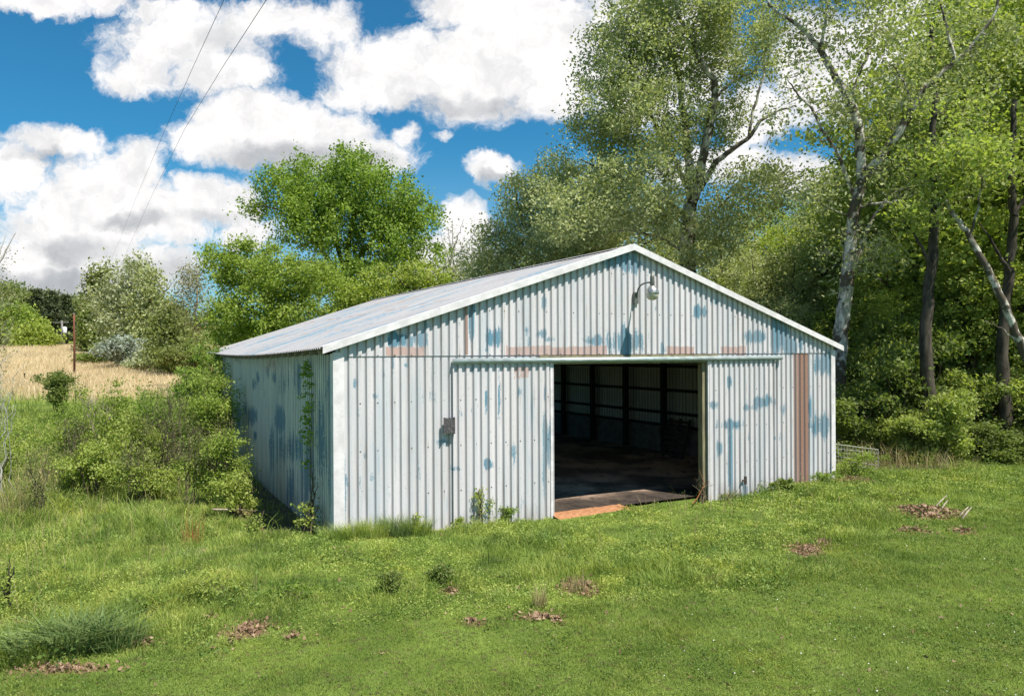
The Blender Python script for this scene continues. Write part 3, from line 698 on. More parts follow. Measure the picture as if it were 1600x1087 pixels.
def tree(name, label, cat, base, limbs, blobs, nclump, nleaf, lsize, crad, leaf, bark, seed, group=None, shell=.5, up=.5, twigs=3, flat=.6, wig=.035,
         aspect=.62, droop=0, brk=.011, parts=('trunk', 'crown'), rz=0, lift=.5, vpow=.8):
    """limbs: polylines of (x,y,z,r) from the base; blobs: (cx,cy,cz,rx,ry,rz) filled with leaf clumps that are joined to the nearest limb"""
    rs = np.random.RandomState(seed)
    T = Tubes(); nodes = []
    for L in limbs:
        Q = wiggle(L, rs, wig if L[0][3] < .05 else wig*.4, 5); T.add(Q[:, :3], Q[:, 3], 9 if Q[0, 3] > .08 else 5)
        nodes += [tuple(q) for q in Q[2:]]
    vol = np.array([b[3]*b[4]*b[5] for b in blobs])**vpow; vol /= vol.sum()
    cl = []
    for b, v in zip(blobs, vol):
        n = max(1, int(round(nclump*v)))
        d = rnd_dirs(rs, n); r = (shell+(1-shell)*rs.uniform(0, 1, n)**.6)*rs.uniform(.82, 1.12, n)
        cl.append(np.array(b[:3])+d*r[:, None]*np.array(b[3:6]))
    cl = np.concatenate(cl); cl = cl[cl[:, 2] > .1]
    NA = np.array(nodes); 
    o = np.argsort([np.min(np.linalg.norm(NA[:, :3]-c, axis=1)) for c in cl]); cl = cl[o]
    buf = np.zeros((len(nodes)+len(cl)*4, 4)); buf[:len(nodes)] = NA; cnt = len(nodes)
    leafP = []; leafR = []
    for c in cl:
        nd = buf[:cnt]; dv = c-nd[:, :3]
        cost = np.linalg.norm(dv, axis=1)+lift*np.maximum(0, -dv[:, 2]+.2)-.5*np.minimum(nd[:, 3], .1)
        j = int(np.argmin(cost)); a = nd[j, :3]; D = c-a; ln = np.linalg.norm(D)
        ctrl = a+D*.5+np.array([0, 0, -.06*ln])+rs.normal(size=3)*.10*ln
        t = np.linspace(0, 1, 6)[:, None]; P = (1-t)**2*a+2*t*(1-t)*ctrl+t*t*c
        r0 = min(nd[j, 3]*.75, brk*(.6+ln)); rr = np.linspace(r0, max(.003, r0*.28), 6)
        T.add(P, rr, 4 if r0 < .05 else 6)
        for q in (1, 2, 3, 4): buf[cnt] = (*P[q], rr[q]); cnt += 1
        crr = crad*rs.uniform(.7, 1.3)
        tone = rs.uniform(-.22, .22)
        for _ in range(twigs):
            e = c+rnd_dirs(rs, 1, .3)[0]*crr*rs.uniform(.6, 1.3)
            T.add(np.array([P[4], (P[5]+e)/2+rs.normal(size=3)*.03*crr, e]), [rr[4]*.7, rr[4]*.5, .002], 3)
        n = int(nleaf*rs.uniform(.6, 1.35))
        pp = c+rs.normal(size=(n, 3))*crr*np.array([.55, .55, .55*flat])
        leafP.append(pp); leafR.append(np.clip(rs.uniform(0, 1, n)*.75+.12+tone, 0, 1))
        if ln > crad*1.5:
            m_ = int(n*.25); tt = rs.uniform(.45, 1, m_)[:, None]
            pp = (1-tt)**2*a+2*tt*(1-tt)*ctrl+tt*tt*c+rs.normal(size=(m_, 3))*crr*.25
            leafP.append(pp); leafR.append(rs.uniform(0, 1, m_))
    root = empty(name, base, rz, label, cat, group)
    link(parts[0], T.mesh(parts[0]), bark, root)
    P = np.concatenate(leafP)
    link(parts[1], leaves_mesh(parts[1], P, lsize, rs, up, aspect, np.concatenate(leafR), droop), leaf, root)
    return root
def copy_thing(root, loc, rz, sc_, label=None, name=None):
    r = root.copy(); C.objects.link(r); r.location = loc; r.rotation_euler = (0, 0, rz); r.scale = sc_ if hasattr(sc_, '__len__') else (sc_,)*3
    if label: r['label'] = label
    for ch in list(root.children):
        c = ch.copy(); C.objects.link(c); c.parent = r
    return r
def gz(x, y): return float(terrain(x, y))
def at(u, Y, dz=-.08): x = G(u, Y); return (x, Y, gz(x, Y)+dz)
def rel(base, u, v, Y):            # point relative to a tree's base for picture position at depth Y
    return (G(u, Y)-base[0], Y-base[1], zat(v, Y)-base[2])
def limb(base, pts, Y, r0, r1, dy=None):
    n = len(pts); out = []
    for i, (u, v) in enumerate(pts):
        yy = Y+(dy[i] if dy else 0)
        out.append((*rel(base, u, v, yy), r0+(r1-r0)*i/(n-1)))
    return out
def blob(base, u, v, Y, ru, rv, ry):
    return (*rel(base, u, v, Y), ru/PX*Y, ry, rv/PX*Y)
# ------------------------------------------------------------------ big trees
def sycamore():
    Y = 24; b = at(1312, Y)
    L = [limb(b, [(1312,752),(1311,560),(1321,470),(1330,390),(1337,330),(1350,283)], Y, .25, .17),
         limb(b, [(1350,283),(1345,206),(1330,158),(1308,125),(1286,85),(1264,55),(1242,37),(1205,12),(1190,-60)], Y, .16, .03, [0,0,.2,.4,.5,.6,.8,1,1.2]),
         limb(b, [(1308,125),(1284,80),(1293,37),(1297,-20),(1310,-90)], Y, .07, .02),
         limb(b, [(1350,283),(1378,250),(1407,210),(1430,173),(1444,143),(1470,121),(1496,99),(1518,81),(1560,20),(1575,-80)], Y, .17, .03, [0,-.2,-.4,-.5,-.6,-.7,-.8,-1,-1.2,-1.2]),
         limb(b, [(1494,98),(1483,51),(1476,22),(1462,-60)], Y-.8, .07, .02),
         limb(b, [(1334,305),(1319,265),(1308,235),(1286,206),(1271,173),(1249,151),(1233,125)], Y, .07, .02, [0,-.3,-.5,-.8,-1,-1.2,-1.3]),
         limb(b, [(1330,158),(1345,120),(1362,80),(1372,40),(1395,-10)], Y, .06, .015, [.2,.5,.8,1,1.2]),
         limb(b, [(1430,173),(1418,140),(1402,110),(1378,92)], Y-.5, .045, .012),
         limb(b, [(1337,330),(1362,322),(1400,318),(1440,305),(1475,292)], Y, .05, .015, [0,-.4,-.8,-1.2,-1.5]),
         limb(b, [(1322,440),(1345,395),(1362,350),(1390,310),(1425,290)], Y, .09, .03, [0,.3,.6,.9,1.1])]
    B = [blob(b,1255,40,Y+1,85,95,2.6), blob(b,1330,20,Y,80,90,2.6), blob(b,1420,40,Y-1,90,90,2.6), blob(b,1270,170,Y-.5,85,60,2.2), blob(b,1380,160,Y,90,70,2.4),
         blob(b,1490,170,Y-1,80,80,2.2), blob(b,1440,280,Y-1,100,60,2), blob(b,1345,390,Y-.5,70,70,1.8), blob(b,1280,300,Y-1,60,50,1.6), blob(b,1560,60,Y-1,70,100,2.4), blob(b,1330,-160,Y,200,120,3)]
    tree('sycamore_tree', 'tall pale barked sycamore right of the barn, forking high into a V', 'tree', b, L, B, 640, 36, .112, .50, M['leaf_syc'], M['bark_syc'], 11, shell=.15, twigs=6, flat=.9, brk=.016)
def cottonwood():
    Y = 30; b = at(1075, Y)
    L = [limb(b, [(1076,690),(1075,423),(1075,372),(1081,313)], Y, .36, .27),
         limb(b, [(1081,313),(1079,254),(1073,200),(1066,140),(1040,60),(1030,-60),(1035,-200)], Y, .20, .05, [0,.3,.6,.8,1,1,1]),
         limb(b, [(1083,318),(1098,254),(1111,199),(1119,156),(1119,127),(1098,101),(1085,63),(1064,30),(1050,-40)], Y-.3, .20, .05, [0,-.2,-.4,-.5,-.6,-.8,-.9,-1,-1]),
         limb(b, [(1092,300),(1119,256),(1149,233),(1172,217),(1190,191),(1216,176),(1246,167)], Y-.3, .13, .03, [0,-.3,-.6,-.8,-1,-1,-1]),
         limb(b, [(1190,191),(1205,184),(1209,206),(1198,232)], Y-1.3, .04, .012),
         limb(b, [(1172,217),(1180,170),(1196,120),(1200,60),(1190,-20)], Y-1.1, .07, .02),
         limb(b, [(1119,156),(1149,127),(1178,116),(1195,90)], Y-.9, .07, .02),
         limb(b, [(1078,300),(1062,265),(1040,220),(1010,160),(985,90),(970,20)], Y, .12, .03, [0,-.3,-.6,-1,-1.3,-1.5]),
         limb(b, [(1078,340),(1050,320),(1000,290),(950,270),(910,250)], Y, .11, .02, [0,-.5,-1,-1.5,-2]),
         limb(b, [(1076,390),(1100,350),(1140,310),(1180,290)], Y, .09, .02, [0,-.5,-1,-1.4]),
         limb(b, [(1076,400),(1040,375),(990,360),(950,365)], Y, .07, .02, [0,-.7,-1.3,-2])]
    B = [blob(b,985,85,Y-1,85,95,3), blob(b,1065,50,Y,90,100,3), blob(b,1150,60,Y-.5,75,90,3), blob(b,950,180,Y-1,66,70,2.4), blob(b,1020,200,Y-1,85,75,3), blob(b,1100,200,Y+.6,70,60,2),
         blob(b,1170,300,Y-1,80,55,2.4), blob(b,1000,300,Y-1.5,95,60,3), blob(b,900,330,Y-2,80,55,2.4), blob(b,1100,370,Y-1,90,45,2), blob(b,1060,-120,Y,170,110,4)]
    tree('cottonwood_tree', 'broad pale green tree behind the barn ridge, cut off by the top of the photo', 'tree', b, L, B, 1250, 100, .118, .50, M['leaf_syc'], M['bark_syc'], 12, shell=.3, twigs=3, flat=.75)
def maple():
    Y = 46; b = at(540, Y)
    L = [limb(b, [(543,640),(541,480),(541,430)], Y, .34, .27), limb(b, [(541,430),(545,380),(556,330),(572,280),(585,240)], Y, .2, .04, [0,0,.3,.5,.6]),
         limb(b, [(541,430),(528,380),(515,330),(505,285),(500,255)], Y, .17, .03, [0,-.3,-.7,-1,-1.2]), limb(b, [(540,440),(505,390),(470,350),(435,325),(405,318)], Y, .14, .03, [0,-.4,-.8,-1,-1]),
         limb(b, [(543,420),(575,385),(605,350),(640,320),(665,315)], Y, .15, .03, [0,.5,1,1.2,1.2]), limb(b, [(543,440),(590,415),(640,395),(675,385)], Y, .11, .02, [0,-.5,-1,-1.2]),
         limb(b, [(530,390),(500,330),(470,300),(440,280)], Y, .09, .02, [0,.6,1.2,1.6])]
    B = [blob(b,560,285,Y,62,48,3.2), blob(b,500,300,Y-.5,62,42,3), blob(b,440,300,Y,50,34,2.4), blob(b,410,325,Y,30,16,1.2), blob(b,610,310,Y,56,45,3), blob(b,655,335,Y,38,35,2.2), blob(b,660,392,Y-.5,42,22,2),
         blob(b,600,390,Y-1,60,40,2.6), blob(b,520,370,Y-1,60,30,2.2), blob(b,590,440,Y-2,66,34,2.2), blob(b,535,425,Y-1.6,56,34,2), blob(b,550,335,Y-1.5,60,34,2), blob(b,470,330,Y-1,50,26,2), blob(b,620,350,Y-1,50,30,2), blob(b,480,360,Y-1.2,44,30,2), blob(b,470,262,Y,34,20,1.6), blob(b,545,256,Y,36,26,2)]
    tree('maple_tree', 'large round crowned bright green maple rising above the left roof slope', 'tree', b, L, B, 800, 88, .165, .58, M['leaf_maple'], M['bark_dark'], 13, shell=.35, twigs=2, flat=.85)
def round_tree():
    Y = 37; b = at(425, Y)
    L = [limb(b, [(428,600),(428,520),(424,470)], Y, .2, .14), limb(b, [(424,470),(400,430),(370,405),(345,392)], Y, .09, .02), limb(b, [(424,470),(440,430),(470,405),(500,410)], Y, .09, .02), limb(b, [(424,480),(420,430),(400,390)], Y, .09, .02), limb(b, [(426,500),(470,480),(510,460)], Y, .07, .02), limb(b, [(426,500),(380,480),(345,470)], Y, .07, .02)]
    B = [blob(b,375,415,Y,52,36,2.2), blob(b,440,430,Y-.6,58,36,2.4), blob(b,490,440,Y,44,34,2), blob(b,400,480,Y-1,64,40,2.2), blob(b,470,495,Y-1,62,36,2.2), blob(b,355,500,Y-.5,34,46,1.8), blob(b,345,400,Y,22,20,1.2), blob(b,540,470,Y+1,46,34,2), blob(b,410,385,Y,40,12,1.4)]
    tree('hackberry_tree', 'lower dense bright green tree right behind the far left corner of the barn', 'tree', b, L, B, 520, 84, .135, .46, M['leaf_bright'], M['bark_dark'], 14, shell=.4, twigs=2, flat=.7)
def slope_tree():
    Y = 38; b = at(650, Y)
    L = [limb(b, [(650,600),(650,500),(648,440)], Y, .15, .1), limb(b, [(648,460),(620,430),(595,425)], Y, .06, .02), limb(b, [(648,460),(680,425),(700,415)], Y, .06, .02)]
    B = [blob(b,610,440,Y,46,26,2), blob(b,660,430,Y,46,30,2), blob(b,700,450,Y-.5,36,26,1.6), blob(b,560,462,Y,32,22,1.6)]
    tree('young_oak', 'low yellow green tree peeping over the middle of the left roof slope', 'tree', b, L, B, 130, 60, .15, .45, M['leaf_yellow'], M['bark_dark'], 15, shell=.3, twigs=2)
def willow():
    Y = 37; b = at(850, Y)
    L = [limb(b, [(850,620),(852,480),(850,420)], Y, .2, .14), limb(b, [(850,430),(830,370),(810,320),(800,270)], Y, .1, .02), limb(b, [(850,430),(880,360),(890,300),(885,250)], Y, .1, .02), limb(b, [(850,450),(800,410),(770,380),(750,350)], Y, .08, .02), limb(b, [(850,450),(910,400),(950,380)], Y, .08, .02)]
    B = [blob(b,820,310,Y,48,52,2), blob(b,875,290,Y,46,60,2.2), blob(b,790,380,Y,52,46,2), blob(b,860,380,Y-1,60,50,2.2), blob(b,930,360,Y,60,60,2.4), blob(b,760,420,Y-1,50,34,2), blob(b,940,290,Y+1,46,50,2)]
    tree('willow_tree', 'loose feathery pale green tree against the blue gap of sky left of the ridge', 'tree', b, L, B, 620, 84, .118, .5, M['leaf_syc'], M['bark'], 16, shell=.2, twigs=4, flat=.9)
sycamore(); cottonwood(); maple(); round_tree(); slope_tree(); willow()

def thin_tree(name, label, u, Y, vtop, hw, leaf, bark, seed, ncl, nleaf, lsize, crad, group=None, low=.25, r=.12, top=1.0, twigs=3):
    b = at(u, Y); H = zat(vtop, Y)-b[2]; W = hw/PX*Y; rs = np.random.RandomState(seed)
    L = [[(0,0,0,r),(rs.uniform(-.2,.2),0,H*.35,r*.8),(rs.uniform(-.3,.3),0,H*.65,r*.5),(rs.uniform(-.3,.3),0,H*.97,.015)]]
    for i in range(6):
        z = H*rs.uniform(low+.05, .75); a = rs.uniform(0, 6.28)
        L.append([(0,0,z,r*.4),(W*.4*math.cos(a),W*.4*math.sin(a),z+H*.1,r*.25),(W*.8*math.cos(a),W*.8*math.sin(a),z+H*.22,.012)])
    B = [(0,0,H*.78,W*.62*top,W*.6,H*.22),(-W*.4,0,H*.55,W*.6,W*.6,H*.2),(W*.4,0,H*.5,W*.6,W*.6,H*.2),(0,-W*.3,H*.35,W*.8,W*.6,H*.18)]
    if low < .2: B.append((0,-W*.2,H*.18,W*.9,W*.7,H*.16))
    return tree(name, label, 'tree', b, L, B, ncl, nleaf, lsize, crad, leaf, bark, seed, group=group, shell=.15, twigs=twigs, flat=.9)
thin_tree('poplar_tree', 'pale green airy tree with a thin white trunk beyond the dry field', 205, 64, 392, 62, M['leaf_pale'], M['bark_pale'], 21, 260, 52, .24, .75, low=.1)
thin_tree('poplar_tree', 'slim dark trunked pale green tree crowding the white trunked one on its right', 238, 62, 412, 44, M['leaf_syc'], M['bark'], 22, 190, 50, .24, .7, low=.1)
thin_tree('ash_tree', 'leafless looking tan tree with buds between the pale green trees and the round green one', 303, 54, 396, 44, M['leaf_bud'], M['twig_dry'], 23, 330, 30, .14, .6, low=.1, twigs=5)
thin_tree('ash_tree', 'low olive tree at the foot of the tan budding tree', 270, 50, 470, 42, M['leaf_olive'], M['bark'], 24, 130, 60, .2, .6, low=.05)
thin_tree('oak_tree', 'olive brown leaved tree at the left end of the tree line beyond the field', 158, 82, 408, 30, M['leaf_olive'], M['bark_dark'], 25, 170, 60, .34, .95, low=.1)
thin_tree('cedar_tree', 'dark evergreen tucked under the olive tree at the end of the tree line', 148, 78, 470, 22, M['leaf_dark'], M['bark_dark'], 26, 110, 80, .26, .7, low=.02)
thin_tree('budding_tree', 'nearly bare grey twigged tree in front of the small cloud right of the maple', 705, 52, 335, 34, M['leaf_bud'], M['bark_pale'], 27, 150, 12, .14, .6, twigs=6)
thin_tree('budding_tree', 'bare thin tree with a forked stem just right of the young oak above the roof', 735, 50, 372, 30, M['leaf_pale'], M['bark_pale'], 28, 130, 22, .14, .6, twigs=5)
thin_tree('budding_tree', 'thin bare topped tree at the left edge of the photo at cloud height', -14, 30, 330, 42, M['leaf_bud'], M['bark_pale'], 29, 130, 14, .09, .4, low=.5, twigs=5)

# wood behind and right of the barn: three kinds, copied
def wood_proto(kind, seed, leaf, bark, u, Y, vtop, label, group, lean=0):
    rs = np.random.RandomState(seed); b = at(u, Y); H = 14.0
    L = [[(0,0,0,.26),(.1+lean*.3,.1,4,.2),(lean*.7,-.1,8,.13),(lean,.2,12.6,.03)]]
    for i in range(9):
        z = rs.uniform(2.6, 9.5); a = rs.uniform(0, 6.28); w_ = rs.uniform(2, 3.2)
        L.append([(lean*z/12,0,z,.08),(w_*.45*math.cos(a)+lean*z/12,w_*.45*math.sin(a),z+.9,.05),(w_*math.cos(a)+lean*z/12,w_*math.sin(a),z+rs.uniform(1.2,2.4),.015)])
    B = [(lean,0,11.6,2.2,2.2,2.3),(-1.3+lean,.3,9.2,2.2,2.2,1.9),(1.5+lean,-.3,8.8,2.2,2.2,2),(0,1,7,2.8,2.4,1.8),(-.8,-1.3,5.3,2.6,2.2,1.6),(1.4,-.6,4.2,2.2,2.2,1.3)]
    t = tree(kind, label, 'tree', b, L, B, 300, 62, .15, .56, leaf, bark, seed, group=group, shell=.3, twigs=2, flat=.75)
    s = (zat(vtop, Y)-b[2])/13.8; t.scale = (s*1.05, s*1.05, s); return t
GW = 'trees of the wood behind the barn'
LW = 'bright green tree'
LD = 'darker green tree'
LY = 'yellow green tree'
LP = 'pale greyish green tree'
wp = [wood_proto('wood_tree', 31, M['leaf_wood'], M['bark_dark'], 1462, 27, -60, LW, GW), wood_proto('wood_tree', 32, M['leaf_wood'], M['bark_dark'], 1582, 25.5, -90, LD, GW, .8), wood_proto('wood_tree', 33, M['leaf_yellow'], M['bark'], 1262, 56, 292, LY, GW), wood_proto('wood_tree', 34, M['leaf_syc'], M['bark'], 1000, 40, 262, LP, GW)]
rsW = np.random.RandomState(77)
ORD = ['first', 'second', 'third', 'fourth', 'fifth', 'sixth', 'seventh', 'eighth', 'ninth', 'tenth', 'eleventh', 'twelfth', 'thirteenth', 'fourteenth', 'fifteenth']
WOOD = [(1530,31,-40,0),(1400,33,110,0),(1660,28,-120,1),(1740,24,-60,0),(1600,34,-60,0),(1500,36,110,1),(1350,40,250,0),(1420,44,180,1),(1540,44,20,0),(1650,42,-20,0),
        (1300,46,318,0),(1230,42,345,2),(1180,48,330,2),(1130,44,372,0),(1205,60,300,2),(1320,62,285,2),(1390,58,250,2),(1260,38,400,0),(1190,37,420,2),(1010,42,380,0),(940,44,370,2),(880,46,360,0),(820,48,385,2),(770,46,402,0),(720,56,410,2),
        (1470,56,130,2),(1560,60,60,2),(1640,56,-10,1),(1380,27,420,0),(1520,24.5,330,0),(1410,24.8,455,2),(1335,28,430,2),(1700,34,-60,0),(1780,30,-60,1),(1050,36,430,2),(1120,36,440,0),
        (690,60,430,2),(630,62,440,0),(560,64,445,2),(930,41,300,3),(860,43,330,3),(1130,39,330,3),(1180,35,385,3),(1240,34,372,3),(800,45,372,3),(1290,37,330,3),(1060,44,300,3),(1350,52,230,3),(1290,52,262,3),(1220,29,455,3),(1570,38,-70,3),(1400,40,150,3)]
for (u, Y, vt, kd) in WOOD:
    b = at(u, Y); s = (zat(vt, Y)-b[2])/13.8; q = s*rsW.uniform(.95, 1.25) if s > .7 else max(s*1.25, .55)
    copy_thing(wp[kd], b, rsW.uniform(0, 6.28), (q, q, s), (LW, LD, LY, LP)[kd])
def number_them(group, rows, where):
    """each copied tree or bush is told apart by its row (near to far) and its place in that row"""
    T = [o for o in C.objects if o.get('group') == group]; T.sort(key=lambda o: o.location.y)
    n = -(-len(T)//len(rows))
    for r, row in enumerate(rows):
        R_ = sorted(T[r*n:(r+1)*n], key=lambda o: o.location.x/o.location.y)
        for i, o in enumerate(R_):
            side = f'{ORD[i]} from the left' if i < len(R_)/2 else f'{ORD[len(R_)-1-i]} from the right'
            if i == 0: side = 'leftmost'
            if i == len(R_)-1: side = 'rightmost'
            o['label'] = f'{o["label"]}, {side} {row}'
# trees on the right, outside the frame, that throw the shade over the edge of the grass
for (x, y, s) in ((19.5, 17.5, .75), (24, 21, 1.0)):
    copy_thing(wp[1], (x, y, gz(x, y)), x, (s, s, s), LD)
number_them(GW, ['in the nearest row of the wood', 'in the second row of the wood', 'in the third row of the wood', 'in the farthest row of the wood'], '')
def birch():
    Y = 20.9; b = at(1655, Y)
    L = [limb(b, [(1655,760),(1622,600),(1597,548),(1572,485),(1545,425),(1515,372),(1490,338),(1470,300),(1462,240)], Y, .14, .04, [0,0,0,0,.1,.3,.5,.6,.7]),
         limb(b, [(1515,372),(1530,330),(1536,280),(1530,230)], Y, .04, .01), limb(b, [(1597,548),(1570,520),(1540,505)], Y, .035, .01)]
    B = [blob(b,1480,260,Y,60,50,1.6), blob(b,1530,250,Y,50,50,1.6), blob(b,1440,330,Y,40,30,1)]
    tree('leaning_tree', 'slanting mottled pale trunk leaning left across the dark wood at the right edge', 'tree', b, L, B, 90, 40, .12, .4, M['leaf_wood'], M['bark_syc'], 41, shell=.2)
birch()
def wood_trunk(label, Y, pts, seed, extra):
    b = at(pts[0][0], Y)
    L = [limb(b, pts, Y, .21, .07)]+[limb(b, e, Y-.2, .06, .015) for e in extra]
    u, v = pts[-1]
    B = [blob(b,u+20,v+40,Y,60,40,1.6), blob(b,u-30,v+110,Y,50,34,1.5), blob(b,u+50,v+110,Y,50,40,1.5)]
    tree('wood_tree', label, 'tree', b, L, B, 60, 36, .11, .46, M['leaf_wood'], M['bark_dark'], seed, shell=.2, flat=.8)
wood_trunk('dark straight trunk left of the leaning pale trunk in the wood at the right', 21.6, [(1448,770),(1450,640),(1446,520),(1457,420),(1462,330),(1458,240),(1465,150)], 42, [[(1457,420),(1430,370),(1405,340)],[(1462,330),(1490,290),(1515,270)]])
wood_trunk('dark trunk at the right edge crossed by the leaning pale trunk', 22.0, [(1572,780),(1570,640),(1566,540),(1578,430),(1586,340),(1580,250),(1588,160)], 43, [[(1578,430),(1550,380),(1530,350)],[(1586,340),(1610,300),(1630,280)]])

# ------------------------------------------------------------------ far left: wooded hill, pines, poles
def pine(u, Y, vtop, label, leaf, seed, wide=.2, name='pine_tree'):
    b = at(u, Y); H = zat(vtop, Y)-b[2]; rs = np.random.RandomState(seed)
    L = [[(0,0,0,.2),(.05,0,H*.5,.13),(0,0,H,.02)]]
    B = []
    for i in range(9):
        z = H*(.16+.8*i/8); w_ = H*wide*(1.12-i/8)*rs.uniform(.8, 1.2)+.25
        B.append((rs.uniform(-.2,.2), 0, z, w_, w_, H*.05))
    return tree(name, label, 'tree', b, L, B, 190, 62, .34, .75, leaf, M['bark_dark'], seed, shell=.35, twigs=1, flat=.35, up=.3, group=None)
pine(62, 112, 448, 'broad dark pine, leftmost of the dark pines on the far hill', M['leaf_pine'], 51, .22)
pine(82, 110, 452, 'dark pine with a pointed top just left of the grey pole', M['leaf_pine'], 52)
pine(104, 114, 458, 'dark pine rising between the grey pole and the brown pole', M['leaf_pine'], 53)
pine(122, 122, 464, 'lighter olive pine right behind the brown pole', M['leaf_olive'], 54)
pine(140, 128, 468, 'farthest pine in the notch between hill and tree line', M['leaf_olive'], 55)
thin_tree('meadow_tree', 'bright green rounded tree at the far left edge of the dry field', 22, 98, 470, 52, M['leaf_bright'], M['bark'], 56, 230, 60, .36, 1.0, low=.05)
thin_tree('meadow_tree', 'smaller bright green tree on the right flank of the rounded meadow tree', 55, 94, 505, 34, M['leaf_yellow'], M['bark'], 57, 140, 60, .34, .9, low=.05)
hp = thin_tree('hill_tree', 'olive broadleaf tree in the far wood on the hilltop at the left', 8, 135, 438, 40, M['leaf_olive'], M['bark_dark'], 58, 200, 60, .5, 1.3, low=.02)
hp['group'] = 'broadleaf trees on the far hill'
for i, (u, Y, s) in enumerate(((-40,130,1.0),(-90,125,1.05),(34,140,.92),(52,132,.82),(74,142,.86),(96,138,.76),(118,146,.74),(-20,120,.9),(150,140,.72),(176,132,.7),(205,128,.7),(240,120,.7),(275,110,.66),(135,160,.8),(-70,150,1.2),(15,150,1.05))):
    copy_thing(hp, at(u, Y), i*1.7, s, 'olive tree')
hp['label'] = 'olive tree'
number_them('broadleaf trees on the far hill', ['in the near row on the far left hill', 'in the far row on the far left hill'], '')
def build_poles():
    Y = 50; x, y, z = at(116, Y, 0)
    t = empty('utility_pole', (x, y, z), 0, 'reddish brown wooden utility pole standing alone in the dry field', 'utility pole')
    H = zat(487, Y)-z
    MB().tube([(0,0,-.2),(0.02,0,H*.5),(0,0,H)], [.075,.068,.06], 10).build('pole', M['pole_wood'], t, True)
    MB().lathe((0,0,H), [(.078,0),(.08,.02),(.05,.05),(.001,.06)], 10).build('pole_cap', M['pole_grey'], t)
    MB().tube([(.085,-.05,0),(.085,-.04,H*.9)], .012, 5).build('ground_wire', M['cable'], t)
    Y = 100; x, y, z = at(97, Y, 0); H = zat(497, Y)-z
    t = empty('utility_pole', (x, y, z), 0, 'slim grey utility pole with a white transformer in front of the dark pines', 'utility pole')
    MB().tube([(0,0,-.2),(0,0,H)], [.16,.12], 8).build('pole', M['pole_grey'], t, True)
    MB().lathe((.42,-.1,H-1.7), [(.001,0),(.25,0),(.27,.1),(.27,.75),(.2,.85),(.001,.88)], 12).build('transformer', M['white_enamel'], t, True)
    MB().bar((0,0,H-1.2),(.3,-.1,H-1.2),.08,.08).build('transformer_bracket', M['rust_steel'], t)
    MB().bar((-1.1,0,H-.25),(.9,0,H-.25),.1,.12).build('cross_arm', M['pole_grey'], t)
    for i, (u, vt, vb, lab) in enumerate(((38,580,608,'short dark metal fence post left of the dark shrub by the dry field'),(118,608,640,'dark metal fence post below the foot of the brown utility pole'))):
        Y = (44, 35)[i]; x, y, z = at(u, Y, 0); H = zat(vt, Y)-z
        t = empty('fence_post', (x, y, z), .3, lab, 'fence post')
        MB().box(-.03,.03,-.006,.006,-.1,H).box(-.006,.006,.006,.05,-.1,H).build('post_rail', M['rust_steel'], t)
        MB().box(-.05,.05,-.02,.06,H,H+.05).build('post_cap', M['rust_steel'], t)
    for i, (pts, lab) in enumerate(((((169,414,78),(188,372,60),(214,306,42),(262,195,24),(306,98,16),(352,0,12),(396,-110,9)), 'thin overhead power line, left one of the two crossing the clouds'), (((188,414,78),(207,372,60),(235,310,42),(290,200,24),(352,100,16),(418,0,12),(500,-130,9)), 'slightly thicker overhead power line, right one of the two crossing the clouds'))):
        P = [Vector((G(u, Y), Y, zat(v, Y))) for u, v, Y in pts]
        Q = []
        for a, b in zip(P[:-1], P[1:]):
            for j in range(4): Q.append(a.lerp(b, j/4))
        Q.append(P[-1])
        o = MB().tube(Q, .0045+.001*i, 5).build('power_line', M['cable'], None); tag(o, lab, 'power line', 'power lines crossing the sky')
build_poles()

# ------------------------------------------------------------------ shrubs
def shrub(name, label, u, Y, vtop, hw, leaf, seed, ncl, nleaf, lsize, crad, dark=M['stem'], cat='shrub', group=None, stems=11, shell=.2, flat=.5, twigs=2, low=.3, base=None, aspect=.55):
    b = base or at(u, Y, -.04); H = zat(vtop, Y)-b[2]; W = hw/PX*Y; rs = np.random.RandomState(seed)
    L = []
    for i in range(stems):
        a = rs.uniform(0, 6.28); q = rs.uniform(.2, .8)
        sp = W*.45 if stems > 11 else .1; r0 = .009 if stems > 11 else .02
        bx, by = rs.uniform(-sp, sp), rs.uniform(-sp, sp)
        L.append([(bx,by,0,r0),(bx*.7+W*q*.3*math.cos(a),by*.7+W*q*.3*math.sin(a),H*.4,r0*.7),(W*q*math.cos(a),W*q*math.sin(a),H*rs.uniform(.6,.95),.005)])
    B = []
    for i in range(11):
        a = rs.uniform(0, 6.28); q = rs.uniform(0, .85)
        B.append((W*q*math.cos(a), W*q*.8*math.sin(a), H*rs.uniform(low, .80), W*rs.uniform(.14, .36), W*rs.uniform(.14, .36), H*rs.uniform(.08, .18)))
    if ncl >= 60:
        for i in range(9):
            a = rs.uniform(0, 6.28); q = rs.uniform(.25, 1.0)
            B.append((W*q*math.cos(a), W*q*.8*math.sin(a), H*rs.uniform(.55, 1.08)*(1.05-.25*q), W*.10, W*.10, H*rs.uniform(.06, .15)))
    return tree(name, label, cat, b, L, B, ncl, nleaf, lsize, crad, leaf, dark, seed, group=group, shell=shell, twigs=twigs, flat=flat, parts=('stems', 'foliage'), brk=.005, aspect=aspect, vpow=.6)
GT = 'bushes of the thicket left of the barn'
pv1 = shrub('privet_bush', 'front left bush with broad yellow green leaves over a dark hollow', 145, 16.6, 684, 64, M['leaf_privet'], 101, 190, 40, .062, .20, group=GT)
pv2 = shrub('privet_bush', 'low yellow green bush right of the broad leaved one', 235, 16.3, 712, 56, M['leaf_privet'], 102, 140, 40, .058, .19, group=GT)
